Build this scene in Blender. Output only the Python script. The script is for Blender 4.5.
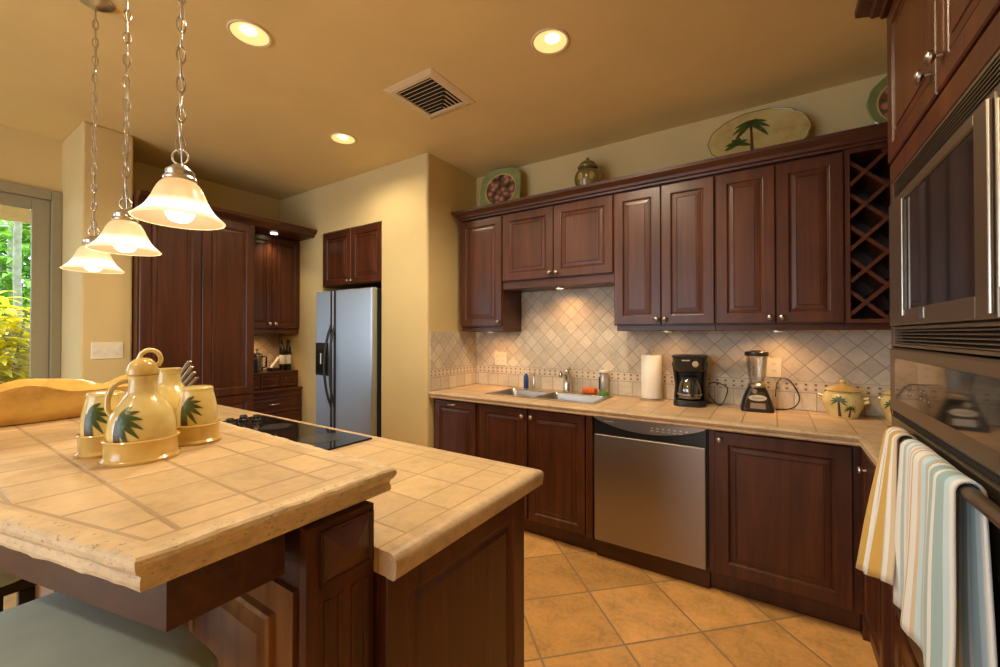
import bpy, bmesh, math, random
from mathutils import Vector, Matrix, noise as mnoise
random.seed(7)
for o in list(bpy.data.objects):
    bpy.data.objects.remove(o, do_unlink=True)
scene = bpy.context.scene
COL = scene.collection
PI = math.pi
HC = 2.78            # ceiling height

# ------------------------------------------------------------------ camera
cd = bpy.data.cameras.new('camera')
cam = bpy.data.objects.new('camera', cd)
COL.objects.link(cam)
cam.location = (0, 0, 1.37)
cam.rotation_euler = (math.radians(90.5), 0, math.radians(33.3))
cd.sensor_width = 36.0
cd.lens = 415.0 / 1000.0 * 36.0
cd.shift_y = -3.5 / 1000.0
cd.clip_start = 0.02
scene.camera = cam

# ------------------------------------------------------------------ world, sun, exposure
world = bpy.data.worlds.new('world')
scene.world = world
world.use_nodes = True
wn = world.node_tree.nodes
wl = world.node_tree.links
bg = wn['Background']
bg.inputs[0].default_value = (0.70, 0.86, 1.0, 1)
bg.inputs[1].default_value = 5.0
sd = bpy.data.lights.new('sun', 'SUN')
sd.energy = 8.0
sd.angle = 0.05
sd.color = (1.0, 0.95, 0.82)
sun = bpy.data.objects.new('sun', sd)
COL.objects.link(sun)
sun.rotation_euler = Vector((0.35, 0.45, -1.0)).to_track_quat('-Z', 'Y').to_euler()
scene.view_settings.view_transform = 'Standard'
scene.view_settings.look = 'None'
scene.view_settings.gamma = 1.0
scene.view_settings.use_curve_mapping = False
scene.view_settings.exposure = 0.0
cy = scene.cycles
cy.use_denoising = True
cy.max_bounces = 8
cy.diffuse_bounces = 5
cy.glossy_bounces = 3
cy.transmission_bounces = 6
cy.transparent_max_bounces = 8
cy.caustics_reflective = False
cy.caustics_refractive = False
cy.sample_clamp_indirect = 4.0
cy.blur_glossy = 0.5

WARM = (1.0, 0.81, 0.55)
PUCKWARM = (1.0, 0.52, 0.20)


def lamp(name, kind, loc, energy, color=WARM, size=0.1, aim=(0, 0, -1), spot=None, blend=0.6, size_y=None):
    ld = bpy.data.lights.new(name, kind)
    ld.energy = energy
    ld.color = color
    if kind == 'AREA':
        ld.shape = 'RECTANGLE' if size_y else 'DISK'
        ld.size = size
        if size_y:
            ld.size_y = size_y
    else:
        ld.shadow_soft_size = size
    if kind == 'SPOT':
        ld.spot_size = math.radians(spot or 120)
        ld.spot_blend = blend
    lo = bpy.data.objects.new(name, ld)
    COL.objects.link(lo)
    lo.location = loc
    lo.rotation_euler = Vector(aim).to_track_quat('-Z', 'Y').to_euler()
    return lo


def portal(name, loc, aim, sx, sy):
    lo = lamp(name, 'AREA', loc, 1.0, (1, 1, 1), sx, aim, size_y=sy)
    lo.data.cycles.is_portal = True
    return lo


portal('garden_door_portal', (-4.30, -0.42, 1.14), (1, 0, 0), 2.2, 2.2)
portal('added_opening_portal', (-2.2, -2.97, 1.2), (0, 1, 0), 2.7, 2.3)  # daylight through an unseen opening added to raise the light level

# ------------------------------------------------------------------ materials
class NT:
    def __init__(s, name):
        s.m = bpy.data.materials.new(name)
        s.m.use_nodes = True
        s.t = s.m.node_tree
        s.p = s.t.nodes['Principled BSDF']
        s._pos = None

    def n(s, typ, **kw):
        nd = s.t.nodes.new(typ)
        for k, v in kw.items():
            setattr(nd, k, v)
        return nd

    def put(s, sock, v):
        if hasattr(v, 'is_output') or isinstance(v, bpy.types.NodeSocket):
            s.t.links.new(v, sock)
        else:
            sock.default_value = v

    def math(s, op, a, b=0.0, c=None):
        nd = s.n('ShaderNodeMath', operation=op)
        s.put(nd.inputs[0], a)
        s.put(nd.inputs[1], b)
        if c is not None:
            s.put(nd.inputs[2], c)
        return nd.outputs[0]

    def pos(s):
        if s._pos is None:
            s._pos = s.n('ShaderNodeNewGeometry').outputs['Position']
        return s._pos

    def objc(s):
        return s.n('ShaderNodeTexCoord').outputs['Object']

    def dot(s, v, vec):
        nd = s.n('ShaderNodeVectorMath', operation='DOT_PRODUCT')
        s.put(nd.inputs[0], v)
        nd.inputs[1].default_value = vec
        return nd.outputs['Value']

    def scale(s, v, vec):
        nd = s.n('ShaderNodeVectorMath', operation='MULTIPLY')
        s.put(nd.inputs[0], v)
        nd.inputs[1].default_value = vec
        return nd.outputs[0]

    def noise(s, v, sc, det=4.0, rough=0.55, dist=0.0):
        nd = s.n('ShaderNodeTexNoise')
        s.put(nd.inputs['Vector'], v)
        nd.inputs['Scale'].default_value = sc
        nd.inputs['Detail'].default_value = det
        nd.inputs['Roughness'].default_value = rough
        nd.inputs['Distortion'].default_value = dist
        return nd.outputs[0]

    def ramp(s, fac, stops, interp='LINEAR'):
        nd = s.n('ShaderNodeValToRGB')
        cr = nd.color_ramp
        cr.interpolation = interp
        while len(cr.elements) < len(stops):
            cr.elements.new(0.5)
        for e, (p, c) in zip(cr.elements, stops):
            e.position = p
            e.color = (*c[:3], 1)
        s.put(nd.inputs[0], fac)
        return nd.outputs[0]

    def mix(s, fac, a, b, typ='MIX'):
        nd = s.n('ShaderNodeMix', data_type='RGBA', blend_type=typ)
        s.put(nd.inputs[0], fac)
        for k, v in ((6, a), (7, b)):
            if isinstance(v, (tuple, list)):
                v = (*v[:3], 1)
            s.put(nd.inputs[k], v)
        return nd.outputs[2]

    def bump(s, h, strength=0.3, dist=0.002):
        nd = s.n('ShaderNodeBump')
        nd.inputs['Strength'].default_value = strength
        nd.inputs['Distance'].default_value = dist
        s.put(nd.inputs['Height'], h)
        s.put(s.p.inputs['Normal'], nd.outputs[0])

    def set(s, color=None, rough=None, metal=None, spec=None, coat=None, coat_rough=None, trans=None, ior=None, emit=None, emit_s=None, sheen=None):
        m = {'Base Color': color, 'Roughness': rough, 'Metallic': metal, 'Specular IOR Level': spec, 'Coat Weight': coat,
             'Coat Roughness': coat_rough, 'Transmission Weight': trans, 'IOR': ior, 'Emission Color': emit, 'Emission Strength': emit_s,
             'Sheen Weight': sheen}
        for k, v in m.items():
            if v is None:
                continue
            if isinstance(v, tuple):
                v = (*v[:3], 1)
            s.put(s.p.inputs[k], v)
        return s


def flat(name, color, rough=0.5, metal=0.0, var=0.12, scale=30.0, **kw):
    """a plain finish with faint procedural mottling"""
    t = NT(name)
    f = t.noise(t.objc(), scale, 3)
    lo = tuple(c * (1 - var) for c in color)
    hi = tuple(min(1, c * (1 + var)) for c in color)
    t.set(t.ramp(f, [(0.3, lo), (0.7, hi)]), rough, metal, **kw)
    return t.m


def wood(name, axis, dark=(0.030, 0.0072, 0.0030), light=(0.118, 0.0325, 0.0105), rough=0.36):
    t = NT(name)
    sc = {'z': (14, 14, 0.9), 'x': (0.9, 14, 14), 'y': (14, 0.9, 14)}[axis]
    p = t.scale(t.pos(), sc)
    f = t.noise(p, 1.3, 5, 0.6, 0.9)
    g = t.noise(t.scale(t.pos(), tuple(q * 5 for q in sc)), 1.6, 3, 0.6, 0.2)
    h = t.noise(t.pos(), 2.2, 2)
    v = t.math('ADD', t.math('MULTIPLY', f, 0.62), t.math('ADD', t.math('MULTIPLY', g, 0.20), t.math('MULTIPLY', h, 0.30)))
    t.set(t.ramp(v, [(0.36, dark), (0.56, tuple((a + b) / 2 for a, b in zip(dark, light))), (0.74, light)]), rough, spec=0.4, coat=0.15, coat_rough=0.25)
    t.bump(g, 0.08, 0.001)
    return t.m


def stone_color(t, base, v=0.16):
    n1 = t.noise(t.pos(), 7.0, 5, 0.6)
    n2 = t.noise(t.pos(), 45.0, 4, 0.65)
    f = t.math('ADD', t.math('MULTIPLY', n1, 0.6), t.math('MULTIPLY', n2, 0.4))
    lo = tuple(c * (1 - v * 1.6) for c in base)
    hi = tuple(min(1, c * (1 + v)) for c in base)
    return t.ramp(f, [(0.34, lo), (0.5, base), (0.66, hi)]), n2


def grid(t, ua, oa, ub, ob, pitch, gw, pitch_b=None):
    """grout mask (1 on the joints) and a random value per tile for a grid on two directions"""
    p = t.pos()
    a = t.math('DIVIDE', t.math('SUBTRACT', t.dot(p, ua), oa), pitch)
    b = t.math('DIVIDE', t.math('SUBTRACT', t.dot(p, ub), ob), pitch_b or pitch)
    d = []
    for q, k in ((a, pitch), (b, pitch_b or pitch)):
        fr = t.math('FRACT', q)
        d.append(t.math('MULTIPLY', t.math('MINIMUM', fr, t.math('SUBTRACT', 1.0, fr)), k))
    m = t.math('MINIMUM', d[0], d[1])
    wob = t.math('MULTIPLY', t.math('SUBTRACT', t.noise(p, 60, 2), 0.5), gw * 0.5)
    m = t.math('ADD', m, wob)
    mr = t.n('ShaderNodeMapRange')
    t.put(mr.inputs['Value'], m)
    mr.inputs['From Min'].default_value = gw * 0.35
    mr.inputs['From Max'].default_value = gw * 0.75
    mr.inputs['To Min'].default_value = 1.0
    mr.inputs['To Max'].default_value = 0.0
    cb = t.n('ShaderNodeCombineXYZ')
    t.put(cb.inputs[0], t.math('FLOOR', a))
    t.put(cb.inputs[1], t.math('FLOOR', b))
    wnz = t.n('ShaderNodeTexWhiteNoise', noise_dimensions='2D')
    t.put(wnz.inputs['Vector'], cb.outputs[0])
    return mr.outputs[0], wnz.outputs['Value']


def shade_by(t, col, rnd, amount):
    v = t.math('ADD', 1.0 - amount, t.math('MULTIPLY', rnd, 2 * amount))
    cb = t.n('ShaderNodeCombineXYZ')
    for i in range(3):
        t.put(cb.inputs[i], v)
    nd = t.n('ShaderNodeVectorMath', operation='MULTIPLY')
    t.put(nd.inputs[0], col)
    t.put(nd.inputs[1], cb.outputs[0])
    return nd.outputs[0]


def tiles(name, ua, oa, ub, ob, pitch, gw, base, grout, rough=0.42, var=0.09, stone=0.14, depth=0.5, coat=0.0, pitch_b=None, borders=()):
    t = NT(name)
    c, n2 = stone_color(t, base, stone)
    g, r = grid(t, ua, oa, ub, ob, pitch, gw, pitch_b)
    lines = None
    for nx, ny, k in borders:                  # the field is where nx*x + ny*y > k; a joint runs along the limit
        d = t.math('SUBTRACT', t.dot(t.pos(), (nx, ny, 0)), k)
        g = t.math('MULTIPLY', g, t.math('GREATER_THAN', d, 0.0))
        ln = t.math('LESS_THAN', t.math('ABSOLUTE', d), gw * 0.5)
        for n2x, n2y, k2 in borders:
            if (n2x, n2y, k2) != (nx, ny, k):
                ln = t.math('MULTIPLY', ln, t.math('GREATER_THAN', t.dot(t.pos(), (n2x, n2y, 0)), k2 - gw * 0.5))
        lines = ln if lines is None else t.math('MAXIMUM', lines, ln)
    if lines is not None:
        g = t.math('MAXIMUM', g, lines)
    c = shade_by(t, c, r, var)
    t.set(t.mix(g, c, grout), rough, coat=coat)
    t.bump(t.math('SUBTRACT', t.math('MULTIPLY', n2, 0.12), g), depth, 0.003)
    return t.m


def backsplash_mat(name, ax):
    t = NT(name)
    base = (0.62, 0.545, 0.44)
    c, n2 = stone_color(t, base, 0.12)
    s = math.sqrt(0.5)
    up = tuple(s * v for v in ax[:2]) + (s,)
    dn = tuple(s * v for v in ax[:2]) + (-s,)
    g1, r1 = grid(t, up, 0.035, dn, 0.02, 0.083, 0.0045)
    g2, r2 = grid(t, ax, 0.0, (0, 0, 1), 0.92, 0.105, 0.005)
    z = t.dot(t.pos(), (0, 0, 1))
    hi = t.math('GREATER_THAN', z, 1.092)
    lo = t.math('LESS_THAN', z, 1.024)
    band = t.math('SUBTRACT', 1.0, t.math('ADD', hi, lo))
    grout = (0.38, 0.33, 0.265)
    cu = t.mix(g1, shade_by(t, c, r1, 0.13), grout)
    cl = t.mix(g2, shade_by(t, c, r2, 0.10), grout)
    # border of small dark and light insets in two rows
    a = t.math('FRACT', t.math('DIVIDE', t.dot(t.pos(), ax), 0.046))
    da = t.math('ABSOLUTE', t.math('SUBTRACT', a, 0.5))
    b = t.math('ABSOLUTE', t.math('SUBTRACT', z, 1.058))
    db = t.math('ABSOLUTE', t.math('SUBTRACT', b, 0.0145))
    dot = t.math('MULTIPLY', t.math('LESS_THAN', da, 0.13), t.math('LESS_THAN', db, 0.0055))
    pale = t.math('MULTIPLY', t.math('GREATER_THAN', da, 0.26), t.math('LESS_THAN', b, 0.016))
    edge = t.math('GREATER_THAN', b, 0.0305)
    cb = t.mix(pale, shade_by(t, c, r2, 0.02), (0.68, 0.58, 0.44))
    cb = t.mix(dot, cb, (0.20, 0.095, 0.05))
    cb = t.mix(edge, cb, grout)
    col = t.mix(hi, t.mix(band, cl, cb), cu)
    t.set(col, 0.5)
    gg = t.math('MAXIMUM', t.math('MULTIPLY', g1, hi), t.math('MULTIPLY', g2, lo))
    t.bump(t.math('SUBTRACT', t.math('MULTIPLY', n2, 0.15), gg), 0.4, 0.002)
    return t.m


def plaster(name, color):
    t = NT(name)
    f = t.noise(t.pos(), 1.6, 4)
    lo = tuple(c * 0.94 for c in color)
    hi = tuple(min(1, c * 1.05) for c in color)
    t.set(t.ramp(f, [(0.3, lo), (0.7, hi)]), 0.75, spec=0.25)
    t.bump(t.noise(t.pos(), 90, 4), 0.12, 0.002)
    return t.m


def steel(name, color=(0.50, 0.47, 0.44), rough=0.30, axis='z', aniso=0.0):
    t = NT(name)
    sc = {'z': (300, 300, 2), 'x': (2, 300, 300), 'y': (300, 2, 300)}[axis]
    f = t.noise(t.scale(t.pos(), sc), 1.0, 2)
    t.set(t.ramp(f, [(0.3, tuple(c * 0.97 for c in color)), (0.7, color)]), t.math('ADD', rough - 0.02, t.math('MULTIPLY', f, 0.04)), 1.0)
    t.p.inputs['Anisotropic'].default_value = aniso
    return t.m


def glassy(name, tint=(1, 1, 1), gloss=0.08, rough=0.02):
    t = NT(name)
    tr = t.n('ShaderNodeBsdfTransparent')
    tr.inputs[0].default_value = (*tint, 1)
    gl = t.n('ShaderNodeBsdfGlossy')
    gl.inputs['Roughness'].default_value = rough
    fz = t.n('ShaderNodeFresnel')
    fz.inputs[0].default_value = 1.45
    f = t.math('ADD', fz.outputs[0], t.math('MULTIPLY', t.noise(t.pos(), 3, 1), gloss * 0.2))
    f = t.math('MINIMUM', t.math('ADD', f, gloss * 0.4), 0.35)
    mx = t.n('ShaderNodeMixShader')
    t.put(mx.inputs[0], f)
    t.put(mx.inputs[1], tr.outputs[0])
    t.put(mx.inputs[2], gl.outputs[0])
    t.t.links.new(mx.outputs[0], t.t.nodes['Material Output'].inputs[0])
    t.t.nodes.remove(t.p)
    return t.m


def stripes(name, stops):
    """woven towel: stripes across the width (UV x)"""
    t = NT(name)
    uv = t.n('ShaderNodeTexCoord').outputs['UV']
    x = t.dot(uv, (1, 0, 0))
    f = t.noise(t.scale(uv, (260, 260, 1)), 1.0, 2)
    c = t.ramp(x, stops, 'CONSTANT')
    c = t.mix(t.math('MULTIPLY', f, 0.25), c, (0.30, 0.27, 0.22))
    t.set(c, 0.9, spec=0.1, sheen=0.3)
    t.bump(f, 0.3, 0.002)
    return t.m


def emitter(name, color, strength):
    t = NT(name)
    f = t.noise(t.objc(), 8, 1)
    t.set((0.8, 0.7, 0.5), 0.5, emit=t.mix(f, color, tuple(c * 0.95 for c in color)), emit_s=strength)
    return t.m


def glaze(name, base, brown=(0.30, 0.13, 0.02), rough=0.18):
    t = NT(name)
    f = t.noise(t.objc(), 9, 4, 0.6)
    c = t.ramp(f, [(0.30, tuple(b * 0.55 + w * 0.45 for b, w in zip(base, brown))), (0.50, base), (0.72, tuple(min(1, b * 1.18) for b in base))])
    t.set(c, rough, coat=0.5, coat_rough=0.08)
    return t.m


WV, WX, WY = wood('cherry_wood_upright_grain', 'z'), wood('cherry_wood_lengthwise_grain', 'x'), wood('cherry_wood_depthwise_grain', 'y')
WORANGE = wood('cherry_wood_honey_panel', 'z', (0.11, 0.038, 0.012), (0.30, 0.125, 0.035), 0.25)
WALL = plaster('cream_plaster', (0.69, 0.545, 0.268))
CEIL = plaster('cream_ceiling_paint', (0.77, 0.61, 0.30))
s5 = math.sqrt(0.5)
FLOOR = tiles('terracotta_floor_tiles', (s5, s5, 0), 1.29 * s5, (-s5, s5, 0), 2.39 * s5, 0.385, 0.009, (0.76, 0.41, 0.135), (0.40, 0.26, 0.13), 0.32, 0.17, 0.20, 0.4, 0.15)
TRAV = (0.61, 0.435, 0.24)
GROUT = (0.42, 0.29, 0.165)
BARTILE = tiles('travertine_bar_tiles', (1, 0, 0), -0.830, (0, 1, 0), 0.262, 0.138, 0.007, TRAV, GROUT, 0.40, 0.07, pitch_b=0.124, borders=((-1, 0, 0.755), (-0.2297, 0.9733, (0.223 + 0.236 * 0.752) * 0.9733), (0.0206, -0.9998, -0.6145)))
PENTILE = tiles('travertine_island_tiles', (1, 0, 0), -0.800, (0, 1, 0), 0.520, 0.150, 0.0055, TRAV, GROUT, 0.40, 0.08, borders=((-1, 0, 0.694), (0, -1, -1.178)))
CTILE = tiles('travertine_counter_tiles', (1, 0, 0), 0.318, (0, 1, 0), 2.455, 0.150, 0.0055, (0.64, 0.45, 0.27), (0.36, 0.24, 0.13), 0.36, 0.09)
SPLASH_X = backsplash_mat('tumbled_stone_splash_along_wall', (1, 0, 0))
SPLASH_Y = backsplash_mat('tumbled_stone_splash_on_return', (0, 1, 0))


def trav_edge(name, base, pit=0.6):
    t = NT(name)
    c, n2 = stone_color(t, base, 0.18)
    pits = t.noise(t.scale(t.pos(), (1, 1, 2.2)), 85, 3, 0.7)
    m = t.math('GREATER_THAN', pits, 0.625)
    layer = t.noise(t.scale(t.pos(), (3, 3, 90)), 1.0, 3)
    c = t.mix(t.math('MULTIPLY', m, pit), c, (0.24, 0.14, 0.07))
    t.set(c, 0.5)
    t.bump(t.math('ADD', t.math('MULTIPLY', m, -1.0), t.math('ADD', t.math('MULTIPLY', n2, 0.7), t.math('MULTIPLY', layer, 0.5))), 0.5, 0.004)
    return t.m


BAREDGE = trav_edge('rough_travertine_edge', (0.66, 0.50, 0.30))
EDGE = trav_edge('honed_travertine_edge', (0.60, 0.44, 0.27), 0.25)
STEELZ = steel('brushed_steel_upright', axis='z')
STEELX = steel('brushed_steel_lengthwise', axis='x')
STEELY = steel('brushed_steel_warm', (0.29, 0.235, 0.18), 0.40, 'y')
FRIDGESTEEL = steel('brushed_steel_cool', (0.64, 0.72, 0.80), 0.42, 'x', 0.85)
DWSTEEL = steel('brushed_steel_dishwasher', (0.36, 0.325, 0.30), 0.36, 'x')
CHROME = flat('polished_chrome', (0.72, 0.70, 0.66), 0.12, 1.0, 0.04)
NICKEL = flat('brushed_nickel', (0.58, 0.54, 0.48), 0.28, 1.0, 0.05)
PEWTER = flat('aged_pewter', (0.36, 0.33, 0.29), 0.30, 1.0, 0.1)
BLACK = flat('black_plastic', (0.012, 0.012, 0.013), 0.30)
BLACKGLASS = flat('black_ceramic_glass', (0.008, 0.008, 0.009), 0.06, 0.0, 0.05, coat=0.3, coat_rough=0.03)
DARKGAP = flat('dark_recess', (0.008, 0.007, 0.006), 0.8)
DARKMETAL = flat('dark_bronze_metal', (0.022, 0.018, 0.016), 0.4, 0.6)
RINGGREY = flat('grey_burner_print', (0.045, 0.045, 0.048), 0.15)
WHITE = flat('white_plastic', (0.78, 0.74, 0.66), 0.35)
IVORY = flat('ivory_plastic', (0.84, 0.76, 0.58), 0.4, var=0.02)
VENTWHITE = flat('cream_painted_metal', (0.76, 0.62, 0.42), 0.5, var=0.02)
PAPER = flat('white_paper', (0.86, 0.84, 0.80), 0.95, var=0.03, scale=140)
FRAMEGREY = flat('taupe_painted_aluminium', (0.33, 0.295, 0.195), 0.5, var=0.03)
PANE = glassy('clear_window_glass')
CLEAR = glassy('clear_jar_glass', (0.95, 0.95, 0.94), 0.08, 0.03)
SMOKED = glassy('carafe_glass', (0.45, 0.42, 0.40), 0.5, 0.04)
YELLOW = glaze('butter_yellow_glaze', (0.72, 0.58, 0.235))
HONEY = glaze('honey_yellow_glaze', (0.66, 0.46, 0.145))
PALEYEL = glaze('pale_yellow_glaze', (0.64, 0.54, 0.24))
PLATTER = glaze('cream_yellow_platter_glaze', (0.56, 0.44, 0.17))
GREENGLAZE = glaze('sage_green_glaze', (0.26, 0.31, 0.11), (0.14, 0.15, 0.05))
LEAF = flat('painted_palm_green', (0.060, 0.095, 0.018), 0.3, var=0.45, scale=60)
TRUNK = flat('painted_trunk_brown', (0.085, 0.040, 0.016), 0.3, var=0.4)
OLIVE = glaze('olive_gold_glaze', (0.20, 0.14, 0.035), (0.05, 0.03, 0.01))
ORANGE = flat('orange_sponge_foam', (0.75, 0.16, 0.03), 0.9)
BLUE = flat('blue_liquid_soap', (0.03, 0.07, 0.28), 0.2)
GREEN = flat('green_plastic', (0.10, 0.30, 0.03), 0.35)
SEATCLOTH = flat('pale_grey_green_upholstery', (0.46, 0.57, 0.56), 0.55, var=0.06, scale=12, sheen=0.2)
GASKET = flat('dark_grey_plastic', (0.03, 0.03, 0.033), 0.45)
BULB = emitter('lit_bulb', (1.0, 0.93, 0.82), 5.0)
CANLIGHT = emitter('lit_recessed_lamp', (1.0, 0.80, 0.48), 9.0)
CANCONE = emitter('glowing_recessed_cone', (1.0, 0.68, 0.22), 1.0)
PUCKLIGHT = emitter('lit_puck_lens', (1.0, 0.75, 0.42), 3.5)


def floral_mat():
    t = NT('painted_floral_centre')
    v = t.n('ShaderNodeTexVoronoi')
    t.put(v.inputs['Vector'], t.objc())
    v.inputs['Scale'].default_value = 21
    c = t.ramp(v.outputs['Distance'], [(0.0, (0.55, 0.26, 0.20)), (0.32, (0.46, 0.20, 0.16)), (0.45, (0.20, 0.07, 0.05)), (0.62, (0.12, 0.10, 0.035)), (0.8, (0.05, 0.02, 0.014))])
    t.set(c, 0.25, coat=0.4)
    return t.m


FLORAL = floral_mat()


def see_through(t, k):
    tr = t.n('ShaderNodeBsdfTransparent')
    tr.inputs[0].default_value = (1.0, 0.86, 0.66, 1)
    mx = t.n('ShaderNodeMixShader')
    mx.inputs[0].default_value = k
    t.put(mx.inputs[1], t.p.outputs[0])
    t.put(mx.inputs[2], tr.outputs[0])
    t.t.links.new(mx.outputs[0], t.t.nodes['Material Output'].inputs[0])


def shade_mat():
    """alabaster glass, amber near the neck and milky below, glowing from the bulb inside"""
    t = NT('alabaster_shade_glass')
    z = t.dot(t.objc(), (0, 0, 1))
    wob = t.math('MULTIPLY', t.math('SUBTRACT', t.noise(t.objc(), 14, 2), 0.5), 0.02)
    f = t.math('DIVIDE', t.math('ADD', z, wob), 0.10)
    c = t.ramp(f, [(0.0, (1.0, 0.70, 0.42)), (0.07, (1.0, 0.88, 0.72)), (0.14, (1.0, 0.97, 0.92)), (0.34, (1.0, 0.95, 0.88)), (0.50, (1.0, 0.64, 0.29)), (1.0, (0.90, 0.50, 0.20))])
    st = t.ramp(f, [(0.0, (0.5,) * 3), (0.05, (0.6,) * 3), (0.16, (1.0,) * 3), (0.34, (1.0,) * 3), (0.50, (0.42,) * 3), (1.0, (0.30,) * 3)])
    t.set((0.75, 0.62, 0.42), 0.25, emit=c, emit_s=t.math('MULTIPLY', t.dot(st, (1, 0, 0)), 1.5))
    see_through(t, 0.30)
    return t.m


def shade_inner_mat():
    t = NT('alabaster_shade_inside')
    f = t.noise(t.objc(), 10, 2)
    t.set((0.10, 0.06, 0.025), 0.4, emit=t.mix(f, (1.0, 0.64, 0.31), (0.96, 0.58, 0.26)), emit_s=0.62)
    see_through(t, 0.12)
    return t.m


SHADE, SHADEIN = shade_mat(), shade_inner_mat()

# ------------------------------------------------------------------ mesh helpers
def V(*a):
    return Vector(a)


class MB:
    def __init__(s):
        s.bm = bmesh.new()
        s.smooth = False

    def quadbox(s, c8):
        v = [s.bm.verts.new(p) for p in c8]
        for f in ((0, 3, 2, 1), (4, 5, 6, 7), (0, 1, 5, 4), (1, 2, 6, 5), (2, 3, 7, 6), (3, 0, 4, 7)):
            s.bm.faces.new([v[i] for i in f])
        return v

    def box(s, x0, x1, y0, y1, z0, z1, bev=0.0, seg=2, M=None):
        x0, x1 = min(x0, x1), max(x0, x1)
        y0, y1 = min(y0, y1), max(y0, y1)
        z0, z1 = min(z0, z1), max(z0, z1)
        pts = [V(x0, y0, z0), V(x1, y0, z0), V(x1, y1, z0), V(x0, y1, z0), V(x0, y0, z1), V(x1, y0, z1), V(x1, y1, z1), V(x0, y1, z1)]
        if bev > 0:
            t = bmesh.new()
            vs = [t.verts.new(p) for p in pts]
            for f in ((0, 3, 2, 1), (4, 5, 6, 7), (0, 1, 5, 4), (1, 2, 6, 5), (2, 3, 7, 6), (3, 0, 4, 7)):
                t.faces.new([vs[i] for i in f])
            b = min(bev, 0.49 * min(x1 - x0, y1 - y0, z1 - z0))
            bmesh.ops.bevel(t, geom=list(t.edges), offset=b, segments=seg, affect='EDGES', profile=0.5)
            s.join(t, M)
        else:
            if M:
                pts = [M @ p for p in pts]
            s.quadbox(pts)
        return s

    def join(s, t, M=None):
        t.verts.index_update()
        mp = [s.bm.verts.new(M @ v.co if M else v.co) for v in t.verts]
        for f in t.faces:
            try:
                s.bm.faces.new([mp[v.index] for v in f.verts])
            except ValueError:
                pass
        t.free()

    def rings(s, rings, closed_ring=True, cap0=True, cap1=True, loop=False):
        R = [[s.bm.verts.new(p) for p in r] for r in rings]
        n = len(R[0])
        pairs = list(zip(R, R[1:])) + ([(R[-1], R[0])] if loop else [])
        for a, b in pairs:
            for i in range(n if closed_ring else n - 1):
                j = (i + 1) % n
                try:
                    s.bm.faces.new((a[i], a[j], b[j], b[i]))
                except ValueError:
                    pass
        if closed_ring and not loop:
            if cap0:
                s.bm.faces.new(list(reversed(R[0])))
            if cap1:
                s.bm.faces.new(R[-1])
        return s

    def lathe(s, prof, c=(0, 0, 0), axis=(0, 0, 1), seg=28, sx=1.0, sy=1.0, wave=None):
        q = V(*axis).normalized().to_track_quat('Z', 'Y')
        c = V(*c)
        rings = []
        for r, z in prof:
            ring = []
            for i in range(seg):
                a = 2 * PI * i / seg
                k = wave(a, z) if wave else 1.0
                ring.append(c + q @ V(max(r, 1e-5) * k * math.cos(a) * sx, max(r, 1e-5) * k * math.sin(a) * sy, z))
            rings.append(ring)
        s.rings(rings, cap0=prof[0][0] < 1e-3, cap1=prof[-1][0] < 1e-3)
        s.smooth = True
        return s

    def cyl(s, p0, p1, r, r1=None, seg=20):
        p0, p1 = V(*p0), V(*p1)
        d = p1 - p0
        q = d.normalized().to_track_quat('Z', 'Y')
        rr = [(p0, r), (p1, r if r1 is None else r1)]
        s.rings([[p + q @ V(k * math.cos(2 * PI * i / seg), k * math.sin(2 * PI * i / seg), 0) for i in range(seg)] for p, k in rr])
        return s

    def tube(s, pts, r, seg=8, closed=False, rs=None, flatk=1.0):
        pts = [V(*p) for p in pts]
        n = len(pts)
        up = None
        rings = []
        for i, p in enumerate(pts):
            if closed:
                d = pts[(i + 1) % n] - pts[i - 1]
            else:
                d = pts[min(i + 1, n - 1)] - pts[max(i - 1, 0)]
            d.normalize()
            if up is None:
                up = V(0, 0, 1) if abs(d.z) < 0.9 else V(1, 0, 0)
            side = d.cross(up)
            if side.length < 1e-4:
                side = d.orthogonal()
            side.normalize()
            up = side.cross(d).normalized()
            k = rs[i] if rs else r
            rings.append([p + side * (k * math.cos(2 * PI * j / seg)) + up * (k * flatk * math.sin(2 * PI * j / seg)) for j in range(seg)])
        s.rings(rings, loop=closed)
        s.smooth = True
        return s

    def prism(s, poly, z0, z1):
        s.rings([[V(x, y, z0) for x, y in poly], [V(x, y, z1) for x, y in poly]])
        return s

    def sweep(s, path, prof, closed=False):
        """profile [(out, z)] swept along an xy path, mitred; outward is to the right of travel"""
        P = [V(x, y, 0) for x, y in path]
        n = len(P)
        rings = []
        for i, p in enumerate(P):
            a = (P[i] - P[i - 1]).normalized() if (i > 0 or closed) else None
            b = (P[(i + 1) % n] - P[i]).normalized() if (i < n - 1 or closed) else None
            na = V(a.y, -a.x, 0) if a else None
            nb = V(b.y, -b.x, 0) if b else None
            if na and nb:
                m = (na + nb)
                m = m / (1 + na.dot(nb)) if (1 + na.dot(nb)) > 1e-3 else na
            else:
                m = na or nb
            rings.append([p + m * o + V(0, 0, z) for o, z in prof])
        s.rings(rings, loop=closed)
        return s

    def nested(s, O, u, w, W, Hh, steps):
        """rectangles nested by inset at depth: a panelled board facing w"""
        O, u, w = V(*O), V(*u), V(*w)
        rings = []
        for ins, d in steps:
            rings.append([O + u * a + V(0, 0, b) + w * d for a, b in ((ins, ins), (W - ins, ins), (W - ins, Hh - ins), (ins, Hh - ins))])
        s.rings(rings)
        return s

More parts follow.
